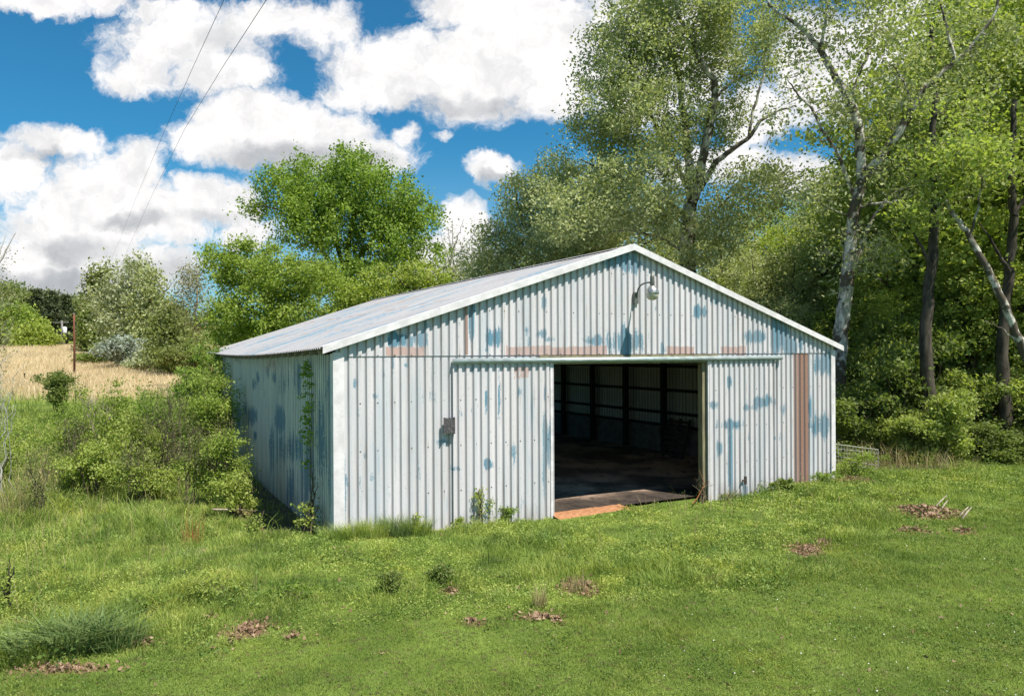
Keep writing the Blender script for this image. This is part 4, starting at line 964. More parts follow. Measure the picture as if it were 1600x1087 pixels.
pv3 = shrub('privet_bush', 'bright green bush spilling down beside the dark strip along the barn wall', 335, 15.6, 672, 54, M['leaf_bright'], 103, 210, 42, .055, .20, group=GT)
shrub('privet_bush', 'small bright bush lowest and nearest to the front left barn corner', 368, 14.4, 738, 38, M['leaf_privet'], 104, 110, 40, .05, .15, group=GT)
br1 = shrub('briar_bush', 'wide mid green bramble in the middle of the thicket', 250, 20, 606, 80, M['leaf_maple'], 105, 240, 38, .068, .26, group=GT)
br2 = shrub('briar_bush', 'bright bramble behind the broad leaved front left bush', 170, 22.0, 604, 66, M['leaf_bright'], 106, 200, 38, .07, .26, group=GT)
shrub('privet_bush', 'tall bright green bush leaning on the left wall of the barn', 333, 20.2, 590, 54, M['leaf_bright'], 107, 230, 42, .066, .24, group=GT)
shrub('elder_bush', 'shaggy green bush rising against the far left corner of the barn', 316, 25.5, 542, 48, M['leaf_maple'], 108, 320, 46, .085, .28, group=GT)
for i, (u, Y, vt, P, H0, q, lab) in enumerate((
    (322, 23.0, 572, pv3, 15.6, 1.15, 'tall bright bush behind the one leaning on the barn wall'),
    (110, 19.0, 640, br2, 22.0, .75, 'green bramble at the left end of the thicket, behind the front left bush'),
    (205, 18.2, 640, pv1, 16.6, .95, 'yellow green bush between the front left bush and the leafless twiggy shrub'),
    (300, 22.5, 604, br1, 20, .9, 'mid green bramble just left of the tall bush leaning on the wall'),
    (125, 25.0, 622, br1, 20, .9, 'mid green bramble at the back left of the thicket by the dark leaved shrub'),
    (215, 25.5, 618, br2, 22.0, 1.0, 'bright bramble at the back of the thicket under the dry field'),
    (270, 27.0, 606, br1, 20, .9, 'farthest mid green bramble of the thicket, left of the shaggy elder'))):
    b = at(u, Y, -.04); u0 = {id(pv1): (145, 16.6, 684), id(pv2): (235, 16.3, 712), id(pv3): (335, 15.6, 672), id(br1): (250, 20, 606), id(br2): (170, 22.0, 604)}[id(P)]
    h0 = zat(u0[2], u0[1])-gz(G(u0[0], u0[1]), u0[1])
    copy_thing(P, b, i*1.3+.5, (q, q, (zat(vt, Y)-b[2])/h0), lab)
shrub('holly_bush', 'dark leaved upright shrub standing out against the pale dry field', 88, 29, 568, 28, M['leaf_dark'], 109, 120, 46, .085, .24, stems=4)
shrub('silver_bush', 'rounded silvery white olive bush at the foot of the tree line beyond the field', 190, 57, 524, 48, M['leaf_silver'], 110, 260, 50, .19, .5)
shrub('silver_bush', 'smaller dull silvery bush right of the white one', 232, 54, 548, 32, M['leaf_pale'], 111, 120, 46, .18, .45)
shrub('briar_bush', 'dark green brush below the tree line left of the silvery bush', 152, 62, 540, 28, M['leaf_dark'], 112, 110, 50, .2, .5)
shrub('briar_bush', 'mid green hedge brush between the silvery bush and the barn', 282, 48, 534, 44, M['leaf_olive'], 113, 200, 44, .16, .45)
shrub('briar_bush', 'low sprawling weeds at the left edge halfway up the bank', -10, 18, 660, 66, M['leaf_bright'], 114, 110, 36, .06, .22)
shrub('bare_shrub', 'leafless brown twiggy shrub in the middle of the thicket left of the barn', 268, 17.6, 598, 44, M['leaf_olive'], 115, 150, 5, .04, .28, dark=M['stem'], stems=22, twigs=5)
shrub('bare_shrub', 'grey bare saplings crossing at the left edge of the photo', -6, 15.5, 535, 44, M['leaf_olive'], 116, 70, 3, .04, .30, dark=M['bark_pale'], stems=14, twigs=4)
shrub('bare_shrub', 'thin leafless sprigs rising above the bramble beside the brown twiggy shrub', 150, 19, 590, 36, M['leaf_olive'], 117, 60, 4, .04, .26, dark=M['twig_dry'], stems=12, twigs=4)
shrub('elder_bush', 'yellow green sprig with a few leaves at the left edge above the leaf litter', 5, 9.4, 862, 40, M['leaf_privet'], 118, 20, 20, .045, .12, stems=4)
for i, (u, Y, vt, hw, lab) in enumerate(((212, 15.9, 668, 30, 'pale dead twigs crossing in front of the two yellow green bushes'), (300, 15.4, 650, 26, 'upright brown dead stems between the front bushes and the barn side bush'), (110, 16.8, 640, 26, 'thin brown dead stems at the left end of the front bushes'), (60, 14.6, 690, 24, 'sparse brown dead stems in the tall grass at the left'), (345, 18.5, 640, 22, 'dead brown stems in front of the tall bush on the barn wall'))):
    shrub('bare_shrub', lab, u, Y, vt, hw, M['leaf_olive'], 260+i, 62, 10, .045, .26, dark=M['stem'], stems=12, twigs=2)
# understorey along the wood edge, two kinds copied
GU = 'bushes along the edge of the wood right of the barn'
LU = 'dark green bush'
LV = 'lighter green bush'
up_ = [shrub('forest_bush', LU, 1350, 22.5, 600, 60, M['leaf_dark'], 121, 200, 52, .10, .30, group=GU, low=.12), shrub('forest_bush', LV, 1475, 20.8, 600, 56, M['leaf_wood'], 122, 200, 52, .09, .28, group=GU, low=.12)]
UB = [(1395,22,560,0,1.1),(1440,22.6,520,0,1.4),(1500,23,560,1,1.2),(1550,22.4,600,0,1.2),(1600,22.6,560,1,1.3),(1650,22,600,0,1.3),(1365,24.5,500,1,1.4),(1420,25,470,0,1.6),(1480,25.4,450,0,1.7),(1540,25,480,1,1.6),(1600,25.4,470,0,1.8),(1680,25,520,0,1.6),
      (1330,25.5,560,0,1.2),(1338,21.8,610,0,1.1),(1425,21,640,1,.9),(1530,21.2,660,0,.9),(1585,21.2,680,0,.9),(1390,27.6,440,0,1.8),(1450,28.4,430,1,1.9),(1520,28.6,420,0,2),(1590,29,430,0,2),(1660,28,420,0,2),(1320,30,500,1,1.7),
      (1400,30,400,0,2.2),(1640,31,380,0,2.4),(1560,32,380,0,2.4),(1480,31,380,0,2.3),(1340,33,430,0,2.2),(1250,33,470,0,2),(1160,34,480,1,2),(1070,35,470,0,2),(980,36,470,1,2),(890,37,470,0,2),(800,39,470,1,2),(700,41,480,0,2),(600,42,490,1,2)]
hA = [zat(600, 22.5)-gz(G(1350, 22.5), 22.5), zat(600, 20.8)-gz(G(1475, 20.8), 20.8)]
for i, (u, Y, vt, kd, q) in enumerate(UB):
    b = at(u, Y); s = (zat(vt, Y)-b[2])/hA[kd]
    copy_thing(up_[kd], b, i*2.1, (q, q, s*.95), (LU, LV)[kd])
number_them(GU, ['in the front row of undergrowth', 'in the middle row of undergrowth', 'in the rear row of undergrowth'], '')
# weeds and seedlings against the barn
def weed(label, u, v, h, w_, leaf, seed, ncl, nleaf, ls, name='weed_plant', out=.12, cat='weed', stems=3, crad=.07):
    s = u2s(u); x, y = to_world(s, -out); z = gz(x, y)-.02
    Y = y; return shrub(name, label, u, Y, HZ-(z+h-CH)/Y*PX, w_, leaf, seed, ncl, nleaf, ls, crad, base=(x, y, z), cat=cat, stems=stems, low=.2)
weed('slim seedling with pale leaves against the front wall under the electrical plate', 645, 0, .46, 9, M['leaf_bright'], 131, 12, 14, .045)
weed('tallest yellow green seedling in front of the left sliding door', 742, 0, .85, 22, M['leaf_privet'], 132, 34, 14, .045, crad=.1)
weed('compact dark green weed right of the tallest seedling by the left sliding door', 788, 0, .42, 18, M['leaf_maple'], 133, 34, 24, .04)
weed('low leafy weed left of the tallest seedling by the left sliding door', 712, 0, .35, 14, M['leaf_bright'], 134, 18, 18, .04)
weed('broad leaved dock plant at the foot of the rusty brown panel', 1212, 0, .30, 26, M['leaf_dark'], 135, 30, 20, .11, name='dock_plant')
weed('bushy green weeds hiding the front right corner of the barn', 1330, 0, .62, 50, M['leaf_bright'], 136, 80, 26, .05, crad=.12)
weed('grey green weeds at the foot of the right sliding door', 1128, 0, .28, 26, M['leaf_olive'], 137, 30, 20, .035)
weed('low green weeds under the right wall corner trim', 1278, 0, .34, 34, M['leaf_maple'], 138, 60, 22, .045)
weed('bare reddish twig leaning in the right side of the doorway', 1090, 0, .62, 22, M['rust_weed'], 139, 14, 3, .03, name='dead_weed', out=.1, stems=6)
def side_weed(label, b, out, h, W, leaf, seed, ncl, nleaf, ls, crad=.1, name='weed_plant'):
    x, y = to_world(-out, b); z = gz(x, y)-.03; u = 800+PX*x/y
    return shrub(name, label, u, y, HZ-(z+h-CH)/y*PX, W, leaf, seed, ncl, nleaf, ls, crad, base=(x, y, z), cat='weed', stems=4, low=.25)
side_weed('pale leaved seedling in front of the shaded left wall near the front corner', .55, .35, .75, 26, M['leaf_privet'], 141, 26, 16, .05)
side_weed('small bright seedling in the dark strip beside the left wall', 1.0, 1.15, .5, 24, M['leaf_bright'], 142, 30, 18, .045)
side_weed('lone dark stemmed sapling standing against the left wall by the corner', .75, .2, 1.5, 12, M['leaf_dark'], 143, 14, 10, .045)
# vine climbing the left wall and bigger ivy at the far corner
def vine(label, b0, ztop, zlow, seed, n, spread, parent_name='climbing_vine'):
    rs = np.random.RandomState(seed); T = Tubes(); P = []
    x, y = to_world(-.05, b0); root = empty(parent_name, (x, y, gz(x, y)), PHI, label, 'vine')
    pts = [(0, 0, 0)]
    z = 0; q = 0
    while z < ztop: z += .18; q += rs.normal()*.05; pts.append((-.02-abs(rs.normal())*.01, q, z))
    T.add(pts, np.linspace(.012, .003, len(pts)), 5)
    A = np.array(pts)
    for i in range(n):
        z = rs.uniform(zlow, ztop); j = np.argmin(abs(A[:, 2]-z)); L = rs.uniform(.1, spread); sgn = rs.choice([-1, 1])
        e = A[j]+np.array([-.05-rs.uniform(0, .12), sgn*L, rs.uniform(-.15, .15)])
        T.add([A[j], (A[j]+e)/2+np.array([0, 0, .03]), e], [.005, .004, .002], 3)
        m = rs.randint(6, 16); tt = rs.uniform(.3, 1.05, m)[:, None]
        P.append(A[j]+(e-A[j])*tt+rs.normal(size=(m, 3))*np.array([.03, .045, .045]))
    link('vine_stem', T.mesh('vine_stem'), M['stem'], root)
    link('foliage', leaves_mesh('foliage', np.concatenate(P), .075, rs, .2), M['leaf_maple'], root)
vine('leafy vine climbing the shaded left wall near the front corner', 1.25, 3.15, 1.2, 151, 30, .42)
vine('leafy vine reaching the eave at the far end of the left wall', 14.2, 3.3, .3, 152, 90, .9)
# grasses as things ---------------------------------------------------------
def blades(name, P, h, w_, rnd, rs, mat, bend=.35, parent=None, az=None, mid=.5):
    n = len(P); a = rs.uniform(0, 2*np.pi, n) if az is None else az
    D = np.stack([np.cos(a), np.sin(a), np.zeros(n)], 1); S = np.stack([-np.sin(a), np.cos(a), np.zeros(n)], 1)
    tw = rs.uniform(0, 2*np.pi, n); S = S*np.cos(tw)[:, None]+D*np.sin(tw)[:, None]
    k = (bend*rs.uniform(.3, 1.5, n)*h)[:, None]; Z = np.array([0, 0, 1.])
    h = h[:, None]; w2 = (w_/2)[:, None]
    V = np.stack([P-S*w2, P+S*w2, P+Z*h*mid*1.05+D*k*.28-S*w2*.8, P+Z*h*mid*1.05+D*k*.28+S*w2*.8, P+Z*h*(1-bend*.25)+D*k], 1).reshape(-1, 3)
    i = (np.arange(n)*5)[:, None]
    F = np.concatenate([i+np.array([[0, 1, 3]]), i+np.array([[0, 3, 2]]), i+np.array([[2, 3, 4]])])
    return link(name, npmesh(name, V, F, {'rnd': np.repeat(rnd, 5)}), mat, parent)
def tuft(name, label, u, Y, n, rad, h, wd, mat, seed, bend=.6, cat='grass clump', xy=None, group=None, rx=None):
    rs = np.random.RandomState(seed)
    x, y = xy or (G(u, Y), Y)
    root = empty(name, (x, y, gz(x, y)-.02), 0, label, cat, group)
    r = np.sqrt(rs.uniform(0, 1, n)); a = rs.uniform(0, 6.28, n)
    X = np.cos(a)*r*(rx or rad); Yv = np.sin(a)*r*rad
    Zv = np.array([gz(x+p, y+q) for p, q in zip(X, Yv)])-gz(x, y)
    az = a+rs.normal(size=n)*.7
    blades('blades', np.stack([X, Yv, Zv], 1), h*rs.uniform(.3, 1.15, n), wd*rs.uniform(.5, 1.2, n), rs.uniform(0, 1, n), rs, mat, bend, root, az)
    return root
tuft('grass_clump', 'big clump of long arching grey green blades at the lower left corner', 118, 8.25, 620, .26, .52, .019, M['blade_blue'], 161, .85, rx=.34)
tuft('grass_clump', 'right hand part of the arching clump at the lower left, leaning right', 178, 8.3, 360, .22, .44, .017, M['blade_blue'], 163, .95, rx=.26)
tuft('grass_clump', 'left hand lower part of the arching clump at the lower left', 62, 8.1, 420, .24, .38, .017, M['blade_blue'], 164, .9, rx=.32)
tuft('grass_clump', 'lower clump of long blades at the left edge beside the big arching clump', 20, 8.0, 1300, .36, .30, .010, M['grass_rough'], 162, .7, rx=.5)
for i, (u, h, lab) in enumerate(((572,.42,'round grass tuft at the front wall just right of the corner trim'),(608,.46,'darker grass tuft, second from the front left corner of the barn'),(640,.36,'third grass tuft along the front wall from the left corner'),(540,.36,'wispy grass tuft hiding the foot of the white corner trim'),(515,.30,'grass tuft in front of the shaded wall beside the corner trim'))):
    x, y = to_world(u2s(u), -.32); tuft('grass_tuft', lab, u, y, 620, .20, h, .008, M['grass_rough'] if i != 1 else M['blade_blue'], 170+i, .5, xy=(x, y), group='grass tufts at the foot of the front wall', rx=.26)
tuft('dry_grass', 'reddish dry weed stalks standing on the bank left of the barn', 300, 12.3, 70, .16, .62, .007, M['rust_weed'], 181, .18, cat='dry weed')
tuft('dry_grass', 'small tan dry tuft right of the middle of the foreground leaf patches', 842, 9.4, 120, .09, .34, .008, M['straw_weed'], 182, .2, cat='dry weed')
tuft('dry_grass', 'tan dry tuft standing in the rightmost central leaf patch', 900, 9.9, 110, .10, .26, .008, M['straw_weed'], 183, .2, cat='dry weed')
tuft('dry_grass', 'single pale straw stalk on the bank right of the reddish stalks', 397, 9.9, 14, .03, .38, .009, M['straw_weed'], 184, .1, cat='dry weed')
for i, (u, Y, h, r_, lab) in enumerate(((18,14.5,1.0,.35,'tall straw coloured grass at the left edge of the bank'),(45,16,.9,.4,'straw grass clump second from the left edge'),(78,17.2,.9,.5,'straw grass clump left of the broad leaved bush'),(60,20,1.0,.7,'brownish dry grass behind the straw clumps at the left'),(110,22,1.1,.8,'tan dry grass left of the bramble thicket'),(190,26,1.0,.9,'dry grass showing behind the bramble thicket'),(255,25,1.0,.9,'dry grass between the thicket and the far corner of the barn'))):
    tuft('dry_grass', lab, u, Y, 170, r_*1.2, h*.9, .010+.0006*Y*.3, M['straw_weed'], 190+i, .35, cat='dry grass', rx=r_*1.4)
for i, (u, Y, h, lab) in enumerate(((1395,20.2,.75,'tall tan dead grass right behind the wire panel'),(1360,20.8,.8,'dead grass stalks rising behind the left half of the wire panel'),(1440,19.9,.6,'sparse tan weeds at the wood edge right of the wire panel'),(1490,19.5,.5,'thin tan weeds before the dark wood, farthest from the barn'))):
    tuft('dry_grass', lab, u, Y, 110, .5, h, .012, M['straw_weed'], 210+i, .5, cat='dry grass', rx=.6)
for i, (u, v, h, lab, mt) in enumerate(((610,922,.26,'dark leafy grass clump on the bank below the left sliding door','blade_blue'),(690,905,.26,'dark green clump right of the other one on the bank','blade_blue'),(1060,905,.30,'dark tall grass right of the central leaf patches','blade_blue'),(1160,880,.30,'tall grass ridge below the right sliding door','blade_blue'),(1010,885,.26,'grass clump just behind the central leaf patch','blade_blue'),(1240,890,.24,'grass clump left of the pale leaf patch on the right','grass_rough'),(1330,835,.26,'grass clump right of the pale leaf patch','grass_rough'))):
    Y = CH*PX/(v+12-HZ); tuft('grass_clump', lab, u, Y, 420, .30, h, .009, M['grass_rough'], 220+i, .6, rx=.6)
for i, (u, v, hw, h, lab) in enumerate(((340,912,46,.24,'low leafy green weeds above the brown leaf patch at the left'),(230,925,34,.20,'small leafy weeds behind the big arching grass clump'),(610,905,22,.26,'leafy dark weed on the bank under the left door'),(690,895,18,.26,'round dark leafy weed right of it on the bank'),(1400,770,40,.3,'bright weeds between the wire panel and the leaf heap'),(450,915,40,.2,'leafy weeds right above the brown leaf patch'))):
    Y = CH*PX/(v+18-HZ); b = at(u, Y, -.02); shrub('weed_plant', lab, u, Y, HZ-(b[2]+h-CH)/Y*PX, hw, M['leaf_dark'] if i in (2, 3) else M['leaf_maple'] if i % 2 else M['leaf_privet'], 240+i, 110, 24, .036, .08, cat='weed', base=b, low=.2, stems=5)

# wire panel, sticks and leaf heap -------------------------------------------
def build_panel():
    Y0 = 18.9; a = Vector((G(1296, Y0), Y0, .52)); b = Vector((G(1371, 19.6), 19.6, .32))
    x0, y0 = a.x, a.y; ang = math.atan2(b.y-a.y, b.x-a.x); L = (b-a).length
    t = empty('wire_panel', (x0, y0, gz(x0, y0)), ang, 'pale welded wire livestock panel sagging against the right corner of the barn', 'wire fence panel')
    def q(f, z): return (f*L, .05*math.sin(f*3), .80-.26*f+z)
    m = MB()
    for i in range(9):
        z = -i*.10; m.tube([q(0, z), q(.33, z), q(.66, z+.01), q(1, z)], .006, 5)
    m.build('horizontal_wires', M['wire_pale'], t)
    m = MB()
    for i in range(17):
        f = i/16; m.tube([q(f, 0), q(f, -.4), q(f, -.8)], .006, 5)
    m.build('vertical_wires', M['wire_pale'], t)
    MB().tube([q(1, .01), q(1, -.8)], .012, 6).tube([q(0, .008), q(.5, .008), q(1, .01)], .010, 6).build('frame', M['wire_pale'], t)
build_panel()
rsS = np.random.RandomState(300)
for i, (u0, v0, u1, v1, h1, lab) in enumerate(((1455,800,1478,787,.28,'longest pale stick poking up out of the leaf heap'),(1466,803,1480,789,.22,'pale stick right beside the longest one in the leaf heap'),(1497,812,1512,800,.18,'grey stick at the right end of the leaf heap'),(1502,815,1517,800,.2,'lowest stick at the right end of the leaf heap'))):
    Ya, Yb = CH*PX/(v0+6-HZ), CH*PX/(v0+2-HZ)
    p0 = Vector((G(u0, Ya), Ya, gz(G(u0, Ya), Ya)+.02)); p1 = Vector((G(u1, Yb), Yb, gz(G(u1, Yb), Yb)+h1))
    o = MB().tube([p0, p0.lerp(p1, .5)+Vector((0, 0, .02)), p1], [.018, .015, .008], 6).build('stick', M['twig_dry'], None, True); tag(o, lab, 'stick', 'sticks in the leaf heap')
o = MB().tube([to_world(-1.7, 2.2)+(.35,), to_world(-1.2, 2.6)+(.22,), to_world(-.4, 2.9)+(.02,)], [.018, .015, .008], 6).build('stick', M['twig_dry'], None, True); tag(o, 'thin pale branch lying across the dark strip beside the left wall', 'stick')
o = MB().tube([to_world(DS1-.9, -.55)+(.02,), to_world(DS1-.45, -.2)+(.05,), to_world(DS1-.15, -.1)+(.30,), to_world(DS1-.3, -.1)+(.62,)], [.014, .012, .009, .004], 6).build('stick', M['rust_weed'], None, True); tag(o, 'reddish fallen twig at the right end of the doorway', 'stick')
def leaf_heap():
    rs = np.random.RandomState(301); cx, cy, rx, ry = PATCH[10]; n = 1700
    a = rs.uniform(0, 6.28, n); r = np.sqrt(rs.uniform(0, 1, n)); x = cx+np.cos(a)*r*rx; y = cy+np.sin(a)*r*ry
    z = terrain(x, y)+.02+(1-r)*.16*rs.uniform(.2, 1, n)
    root = empty('leaf_heap', (cx, cy, gz(cx, cy)), 0, 'heap of brown leaves and mulch in the grass right of the barn', 'leaf heap')
    o = link('leaves', leaves_mesh('leaves', np.stack([x-cx, y-cy, z-gz(cx, cy)], 1), .085, rs, .8, .6), M['dead'], root); o['kind'] = 'stuff'
leaf_heap()

# ------------------------------------------------------------------ uncountable cover
def outside_barn(x, y, m=.05):
    s, b = to_local(x, y); return ~((s > -m) & (s < WD+m) & (b > -m) & (b < LN+m)) & ~((s > DS0-.1) & (s < DS0+1.35+.5*(b+.4)+.12*np.sin(b*9+s*5)) & (b > -.42) & (b < 1))
def sample(rs, n, y0, y1, p, xl=.78, pad=1.5):
    t = rs.uniform(0, 1, n); e = 2-p
    y = (y0**e+(y1**e-y0**e)*t)**(1/e)
    return rs.uniform(-1, 1, n)*(xl*y+pad), y
def grass_lawn():
    rs = np.random.RandomState(401); x, y = sample(rs, 760000, 5.8, 21, 1.5)
    ed = lawn_edge(x)+wav(x*4, y*4)*4
    li = litter(x, y)
    k = (y < ed+.15) & (rs.uniform(0, 1, len(x)) > li*.72); x, y = x[k], y[k]; n = len(x)
    z = terrain(x, y)-.008
    cl = np.sin(x*2.1+np.sin(y*1.7)*1.5)*np.sin(y*2.6+np.sin(x*1.3)*2)*.5+.5
    h = (.024+.034*rs.uniform(0, 1, n)+.034*cl*np.clip(wav(x*9, y*9)*14+.5, 0, 1.4))*(1+.3*sstep(y, 8, 14))
    w_ = (.0032+.0026*rs.uniform(0, 1, n))*(y/8)**.8
    r = np.clip(rs.uniform(0, 1, n)*.8+.2*cl, 0, 1)
    o = blades('lawn_grass', np.stack([x, y, z], 1), h, w_, r, rs, M['grass'], .75); tag(o, 'short mown bright green grass covering the foreground', 'grass', kind='stuff')
    # clover and small leaved cover
    x, y = sample(rs, 420000, 5.8, 21, 1.5); ed = lawn_edge(x); li = litter(x, y)
    pt = wav(x*3+5, y*3)*14
    k = (y < ed+.2) & (rs.uniform(0, 1, len(x)) > li*.9) & (rs.uniform(0, 1, len(x)) < .35+pt); x, y = x[k], y[k]; n = len(x)
    z = terrain(x, y)+rs.uniform(.006, .048, n)
    o = link('clover', leaves_mesh('clover', np.stack([x, y, z], 1), .013*(y/8)**.8, rs, 1.3, .8), M['grass']); tag(o, 'low clover and small leaved weeds mixed through the mown grass', 'ground cover', kind='stuff')
    x, y = sample(rs, 900, 6, 12, 1.2, .72); k = (x > 1.5+rs.normal(size=len(x))) & (y < lawn_edge(x)-.3); x, y = x[k], y[k]
    x = x+0; o = link('clover_flowers', leaves_mesh('clover_flowers', np.stack([x, y, terrain(x, y)+.055], 1), .014, rs, 2, .9), M['white_flower']); tag(o, 'tiny white clover flowers dotted over the right side of the lawn', 'flowers', kind='stuff')
grass_lawn()
def rough_height(x, y):
    a = wav(x*2.3+3, y*2.3)*11; b = wav(x*6, y*6+2)*8
    h = .12+.06*a+.07*b
    s, bb = to_local(x, y)
    door = (1-sstep(np.abs(s-6.6), 2.4, 3.6))*(1-sstep(-bb, 2.2, 3.4))
    h = h*(1-.55*door)
    h = h+(.16+.10*a)*sstep(-x, 4, 9)*sstep(y, 10.5, 14)
    edge = sstep(y-lawn_edge(x), 0, .7)
    cl = np.clip(wav(x*7+1, y*7)*12+wav(x*13, y*13+4)*8, 0, 1)
    h = h*(.7+1.1*cl)
    return np.clip(h*(.4+.6*edge), .035, .5)
def grass_rough():
    rs = np.random.RandomState(402); x, y = sample(rs, 760000, 7, 32, 1.5)
    ed = lawn_edge(x)+wav(x*4, y*4)*4; li = litter(x, y); wf = woodfloor(x, y)
    u_ = rs.uniform(0, 1, len(x))
    k = (y > ed-.1) & (u_ > li*.75) & (rs.uniform(0, 1, len(x)) > wf*.80) & outside_barn(x, y) & (rs.uniform(0, 1, len(x)) < np.where(y > 22, .6, 1)); x, y = x[k], y[k]; n = len(x)
    z = terrain(x, y)-.01; h = rough_height(x, y)*rs.uniform(.5, 1.35, n); w_ = (.0042+.003*rs.uniform(0, 1, n))*(y/9)**.85
    r = np.clip(rs.uniform(0, 1, n)*.85+wav(x*5, y*5)*3, 0, 1)
    o = blades('meadow_grass', np.stack([x, y, z], 1), h, w_, r, rs, M['grass_rough'], .55); tag(o, 'taller uncut grass on the bank between the lawn and the barn', 'grass', kind='stuff')
    x, y = sample(rs, 620000, 7, 28, 1.5); ed = lawn_edge(x); li = litter(x, y); pt = wav(x*2.5+9, y*2.5)*16; wf = woodfloor(x, y)
    k = (y > ed) & (rs.uniform(0, 1, len(x)) > np.maximum(li*.95, wf*.6)) & (rs.uniform(0, 1, len(x)) < .45+pt) & outside_barn(x, y, .1); x, y = x[k], y[k]; n = len(x)
    z = terrain(x, y)+rough_height(x, y)*rs.uniform(.25, 1.1, n)
    o = link('weeds', leaves_mesh('weeds', np.stack([x, y, z], 1), .026*(y/9)**.8, rs, .7, .5), M['grass_rough']); tag(o, 'small leafy weeds growing through the uncut bank', 'weeds', kind='stuff')
grass_rough()
def straw_field():
    rs = np.random.RandomState(403); n = 330000
    y = 30+80*rs.uniform(0, 1, n)**1.25; x = rs.uniform(-1.0, -.06, n)*y*.86
    k = (rs.uniform(0, 1, n) < strawzone(x, y)) ; 
    gp = wav(x*.35+2, y*.7)*9; k &= rs.uniform(0, 1, n) > np.clip(gp, 0, .55)
    x, y = x[k], y[k]; n = len(x); z = terrain(x, y)-.03
    o = blades('dry_field_grass', np.stack([x, y, z], 1), rs.uniform(.35, .8, n), .012*(y/40)**.9+.008, rs.uniform(0, 1, n), rs, M['straw'], .35); tag(o, 'tan dry grass covering the sloping field at the left', 'dry grass', kind='stuff')
    n = 60000; y = rs.uniform(24, 112, n); x = rs.uniform(-1.0, .2, n)*y*.86
    k = rs.uniform(0, 1, n) > strawzone(x, y)*.93; k &= outside_barn(x, y, .3); x, y = x[k], y[k]; n = len(x)
    o = blades('field_weeds', np.stack([x, y, terrain(x, y)-.03], 1), rs.uniform(.2, .55, n), .03*(y/40)**.9+.01, rs.uniform(0, 1, n), rs, M['grass_rough'], .5); tag(o, 'green weeds along the near edge and damp patches of the dry field', 'weeds', kind='stuff')
straw_field()
def broad_weeds():
    rs = np.random.RandomState(405); x, y = sample(rs, 5200, 7, 24, 1.4)
    k = (y > lawn_edge(x)-.3*rs.uniform(0, 1, len(x))) & outside_barn(x, y, .1) & (litter(x, y) < .4) & (woodfloor(x, y) < .7) & (rs.uniform(0, 1, len(x)) < .35+wav(x*2, y*2+5)*14); x, y = x[k], y[k]
    P = []; r_ = []; S = []
    for a, b in zip(x, y):
        m = rs.randint(12, 46); h = rs.uniform(.08, .40); w_ = rs.uniform(.05, .17)
        P.append(np.stack([a+rs.normal(size=m)*w_, b+rs.normal(size=m)*w_, float(terrain(a, b))+rs.uniform(.02, h, m)], 1)); r_.append(np.clip(rs.uniform(0, 1)+rs.normal(size=m)*.15, 0, 1)); S.append(np.full(m, rs.uniform(.02, .052)))
    o = link('broad_weeds', leaves_mesh('broad_weeds', np.concatenate(P), np.concatenate(S), rs, .9, .5, np.concatenate(r_)), M['weed_leaf']); tag(o, 'broader leaved weeds growing in patches over the bank', 'weeds', kind='stuff')
    x, y = sample(rs, 5000, 5.8, 20, 1.5); k = (y < lawn_edge(x)) & (rs.uniform(0, 1, len(x)) < .3+wav(x*3, y*3+5)*16); x, y = x[k], y[k]
    P = []; r_ = []
    for a, b in zip(x, y):
        m = rs.randint(8, 22); w_ = rs.uniform(.02, .07)
        P.append(np.stack([a+rs.normal(size=m)*w_, b+rs.normal(size=m)*w_, float(terrain(a, b))+rs.uniform(.03, .075, m)], 1)); r_.append(np.clip(rs.uniform(0, .7)+rs.normal(size=m)*.12, 0, 1))
    o = link('lawn_weeds', leaves_mesh('lawn_weeds', np.concatenate(P), .024, rs, 1.1, .7, np.concatenate(r_)), M['weed_leaf']); tag(o, 'small darker weeds dotted through the mown lawn', 'weeds', kind='stuff')
broad_weeds()
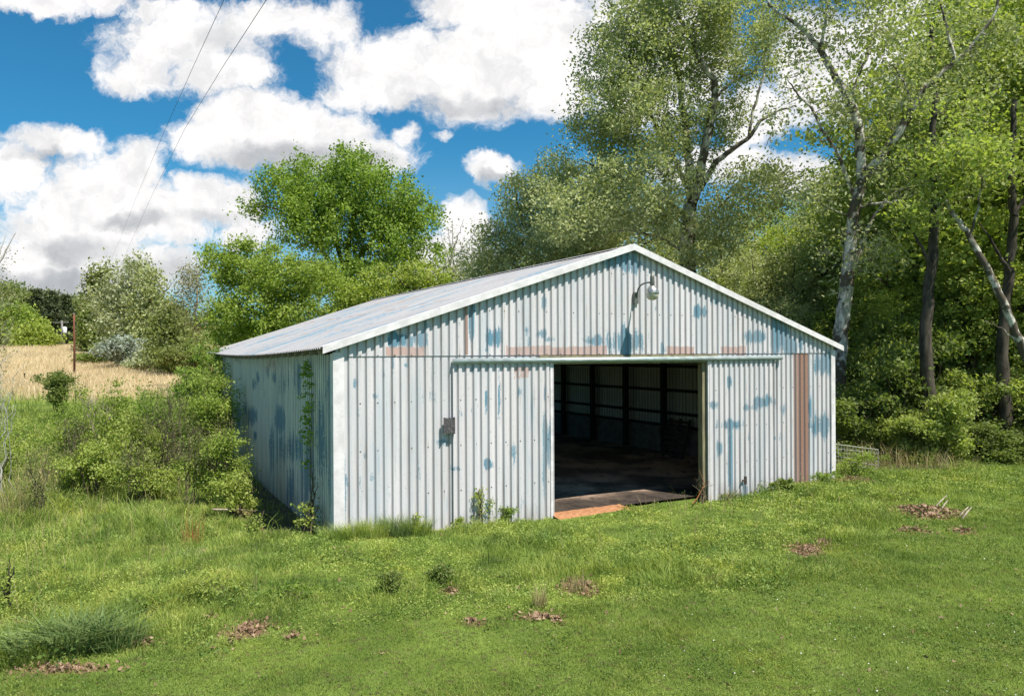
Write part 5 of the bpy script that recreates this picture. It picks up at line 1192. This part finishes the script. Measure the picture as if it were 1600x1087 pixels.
def dry_stems():
    rs = np.random.RandomState(406); x, y = sample(rs, 9000, 8, 27, 1.3)
    k = (y > lawn_edge(x)+.4) & outside_barn(x, y, .3) & (woodfloor(x, y) < .3) & (rs.uniform(0, 1, len(x)) < np.clip(.10+.9*sstep(-x, 2.5, 9)*sstep(y, 9, 12)+wav(x*3, y*3)*4, 0, 1)); x, y = x[k], y[k]; n = len(x)
    o = blades('dry_stems', np.stack([x, y, terrain(x, y)-.01], 1), rs.uniform(.15, .62, n), .005*(y/9)**.8*rs.uniform(.7, 1.6, n), rs.uniform(0, 1, n), rs, M['straw_weed'], .3); tag(o, 'thin tan dry stems scattered through the green bank', 'dry stems', kind='stuff')
    x, y = sample(rs, 26000, 8, 26, 1.3)
    k = (y > lawn_edge(x)+.5) & outside_barn(x, y, .3) & (woodfloor(x, y) < .3) & (rs.uniform(0, 1, len(x)) < np.clip(.08+.9*sstep(-x, 1.5, 7)*sstep(y, 9, 12), 0, 1)*np.clip(wav(x*4+8, y*4)*16, 0, 1)); x, y = x[k], y[k]; n = len(x)
    hh = rs.uniform(.25, .55, n)
    o = blades('tall_grass', np.stack([x, y, terrain(x, y)-.01], 1), hh, .007*(y/9)**.8*rs.uniform(.7, 1.5, n), rs.uniform(0, 1, n), rs, M['grass_rough'], .6); tag(o, 'taller wispy green grass standing on the left bank', 'tall grass', kind='stuff')
dry_stems()
def dead_leaves():
    rs = np.random.RandomState(404); XS, YS = [], []
    for i, (cx, cy, rx, ry) in enumerate(PATCH):
        if i == 10: continue
        n = int(520*rx*ry/.25)+40; n = min(n, 900)
        a = rs.uniform(0, 6.28, n); r = np.abs(rs.normal(size=n))*.52*(1+.45*np.sin(a*3+i)+.25*np.sin(a*7+i*2)); XS.append(cx+np.cos(a)*r*rx); YS.append(cy+np.sin(a)*r*ry)
    n = 1600; s = rs.uniform(-1.25, -.05, n); b = rs.uniform(.4, LN, n); XS.append(xL+cP*s-sP*b); YS.append(yL+sP*s+cP*b)
    n = 4200; x = rs.uniform(8.3, 24, n); y = rs.uniform(18, 34, n); k = rs.uniform(0, 1, n) < woodfloor(x, y); XS.append(x[k]); YS.append(y[k])
    x, y = sample(rs, 420, 6, 13, 1.2, .7); XS.append(x); YS.append(y)
    x = np.concatenate(XS); y = np.concatenate(YS); k = outside_barn(x, y); x, y = x[k], y[k]
    P = np.stack([x, y, terrain(x, y)+rs.uniform(.01, .045, len(x))], 1)
    o = link('leaf_litter', leaves_mesh('leaf_litter', P, .05, rs, 1.1, .6), M['dead']); tag(o, 'scattered brown dead leaves lying in patches on the grass and wood floor', 'dead leaves', kind='stuff')
dead_leaves()
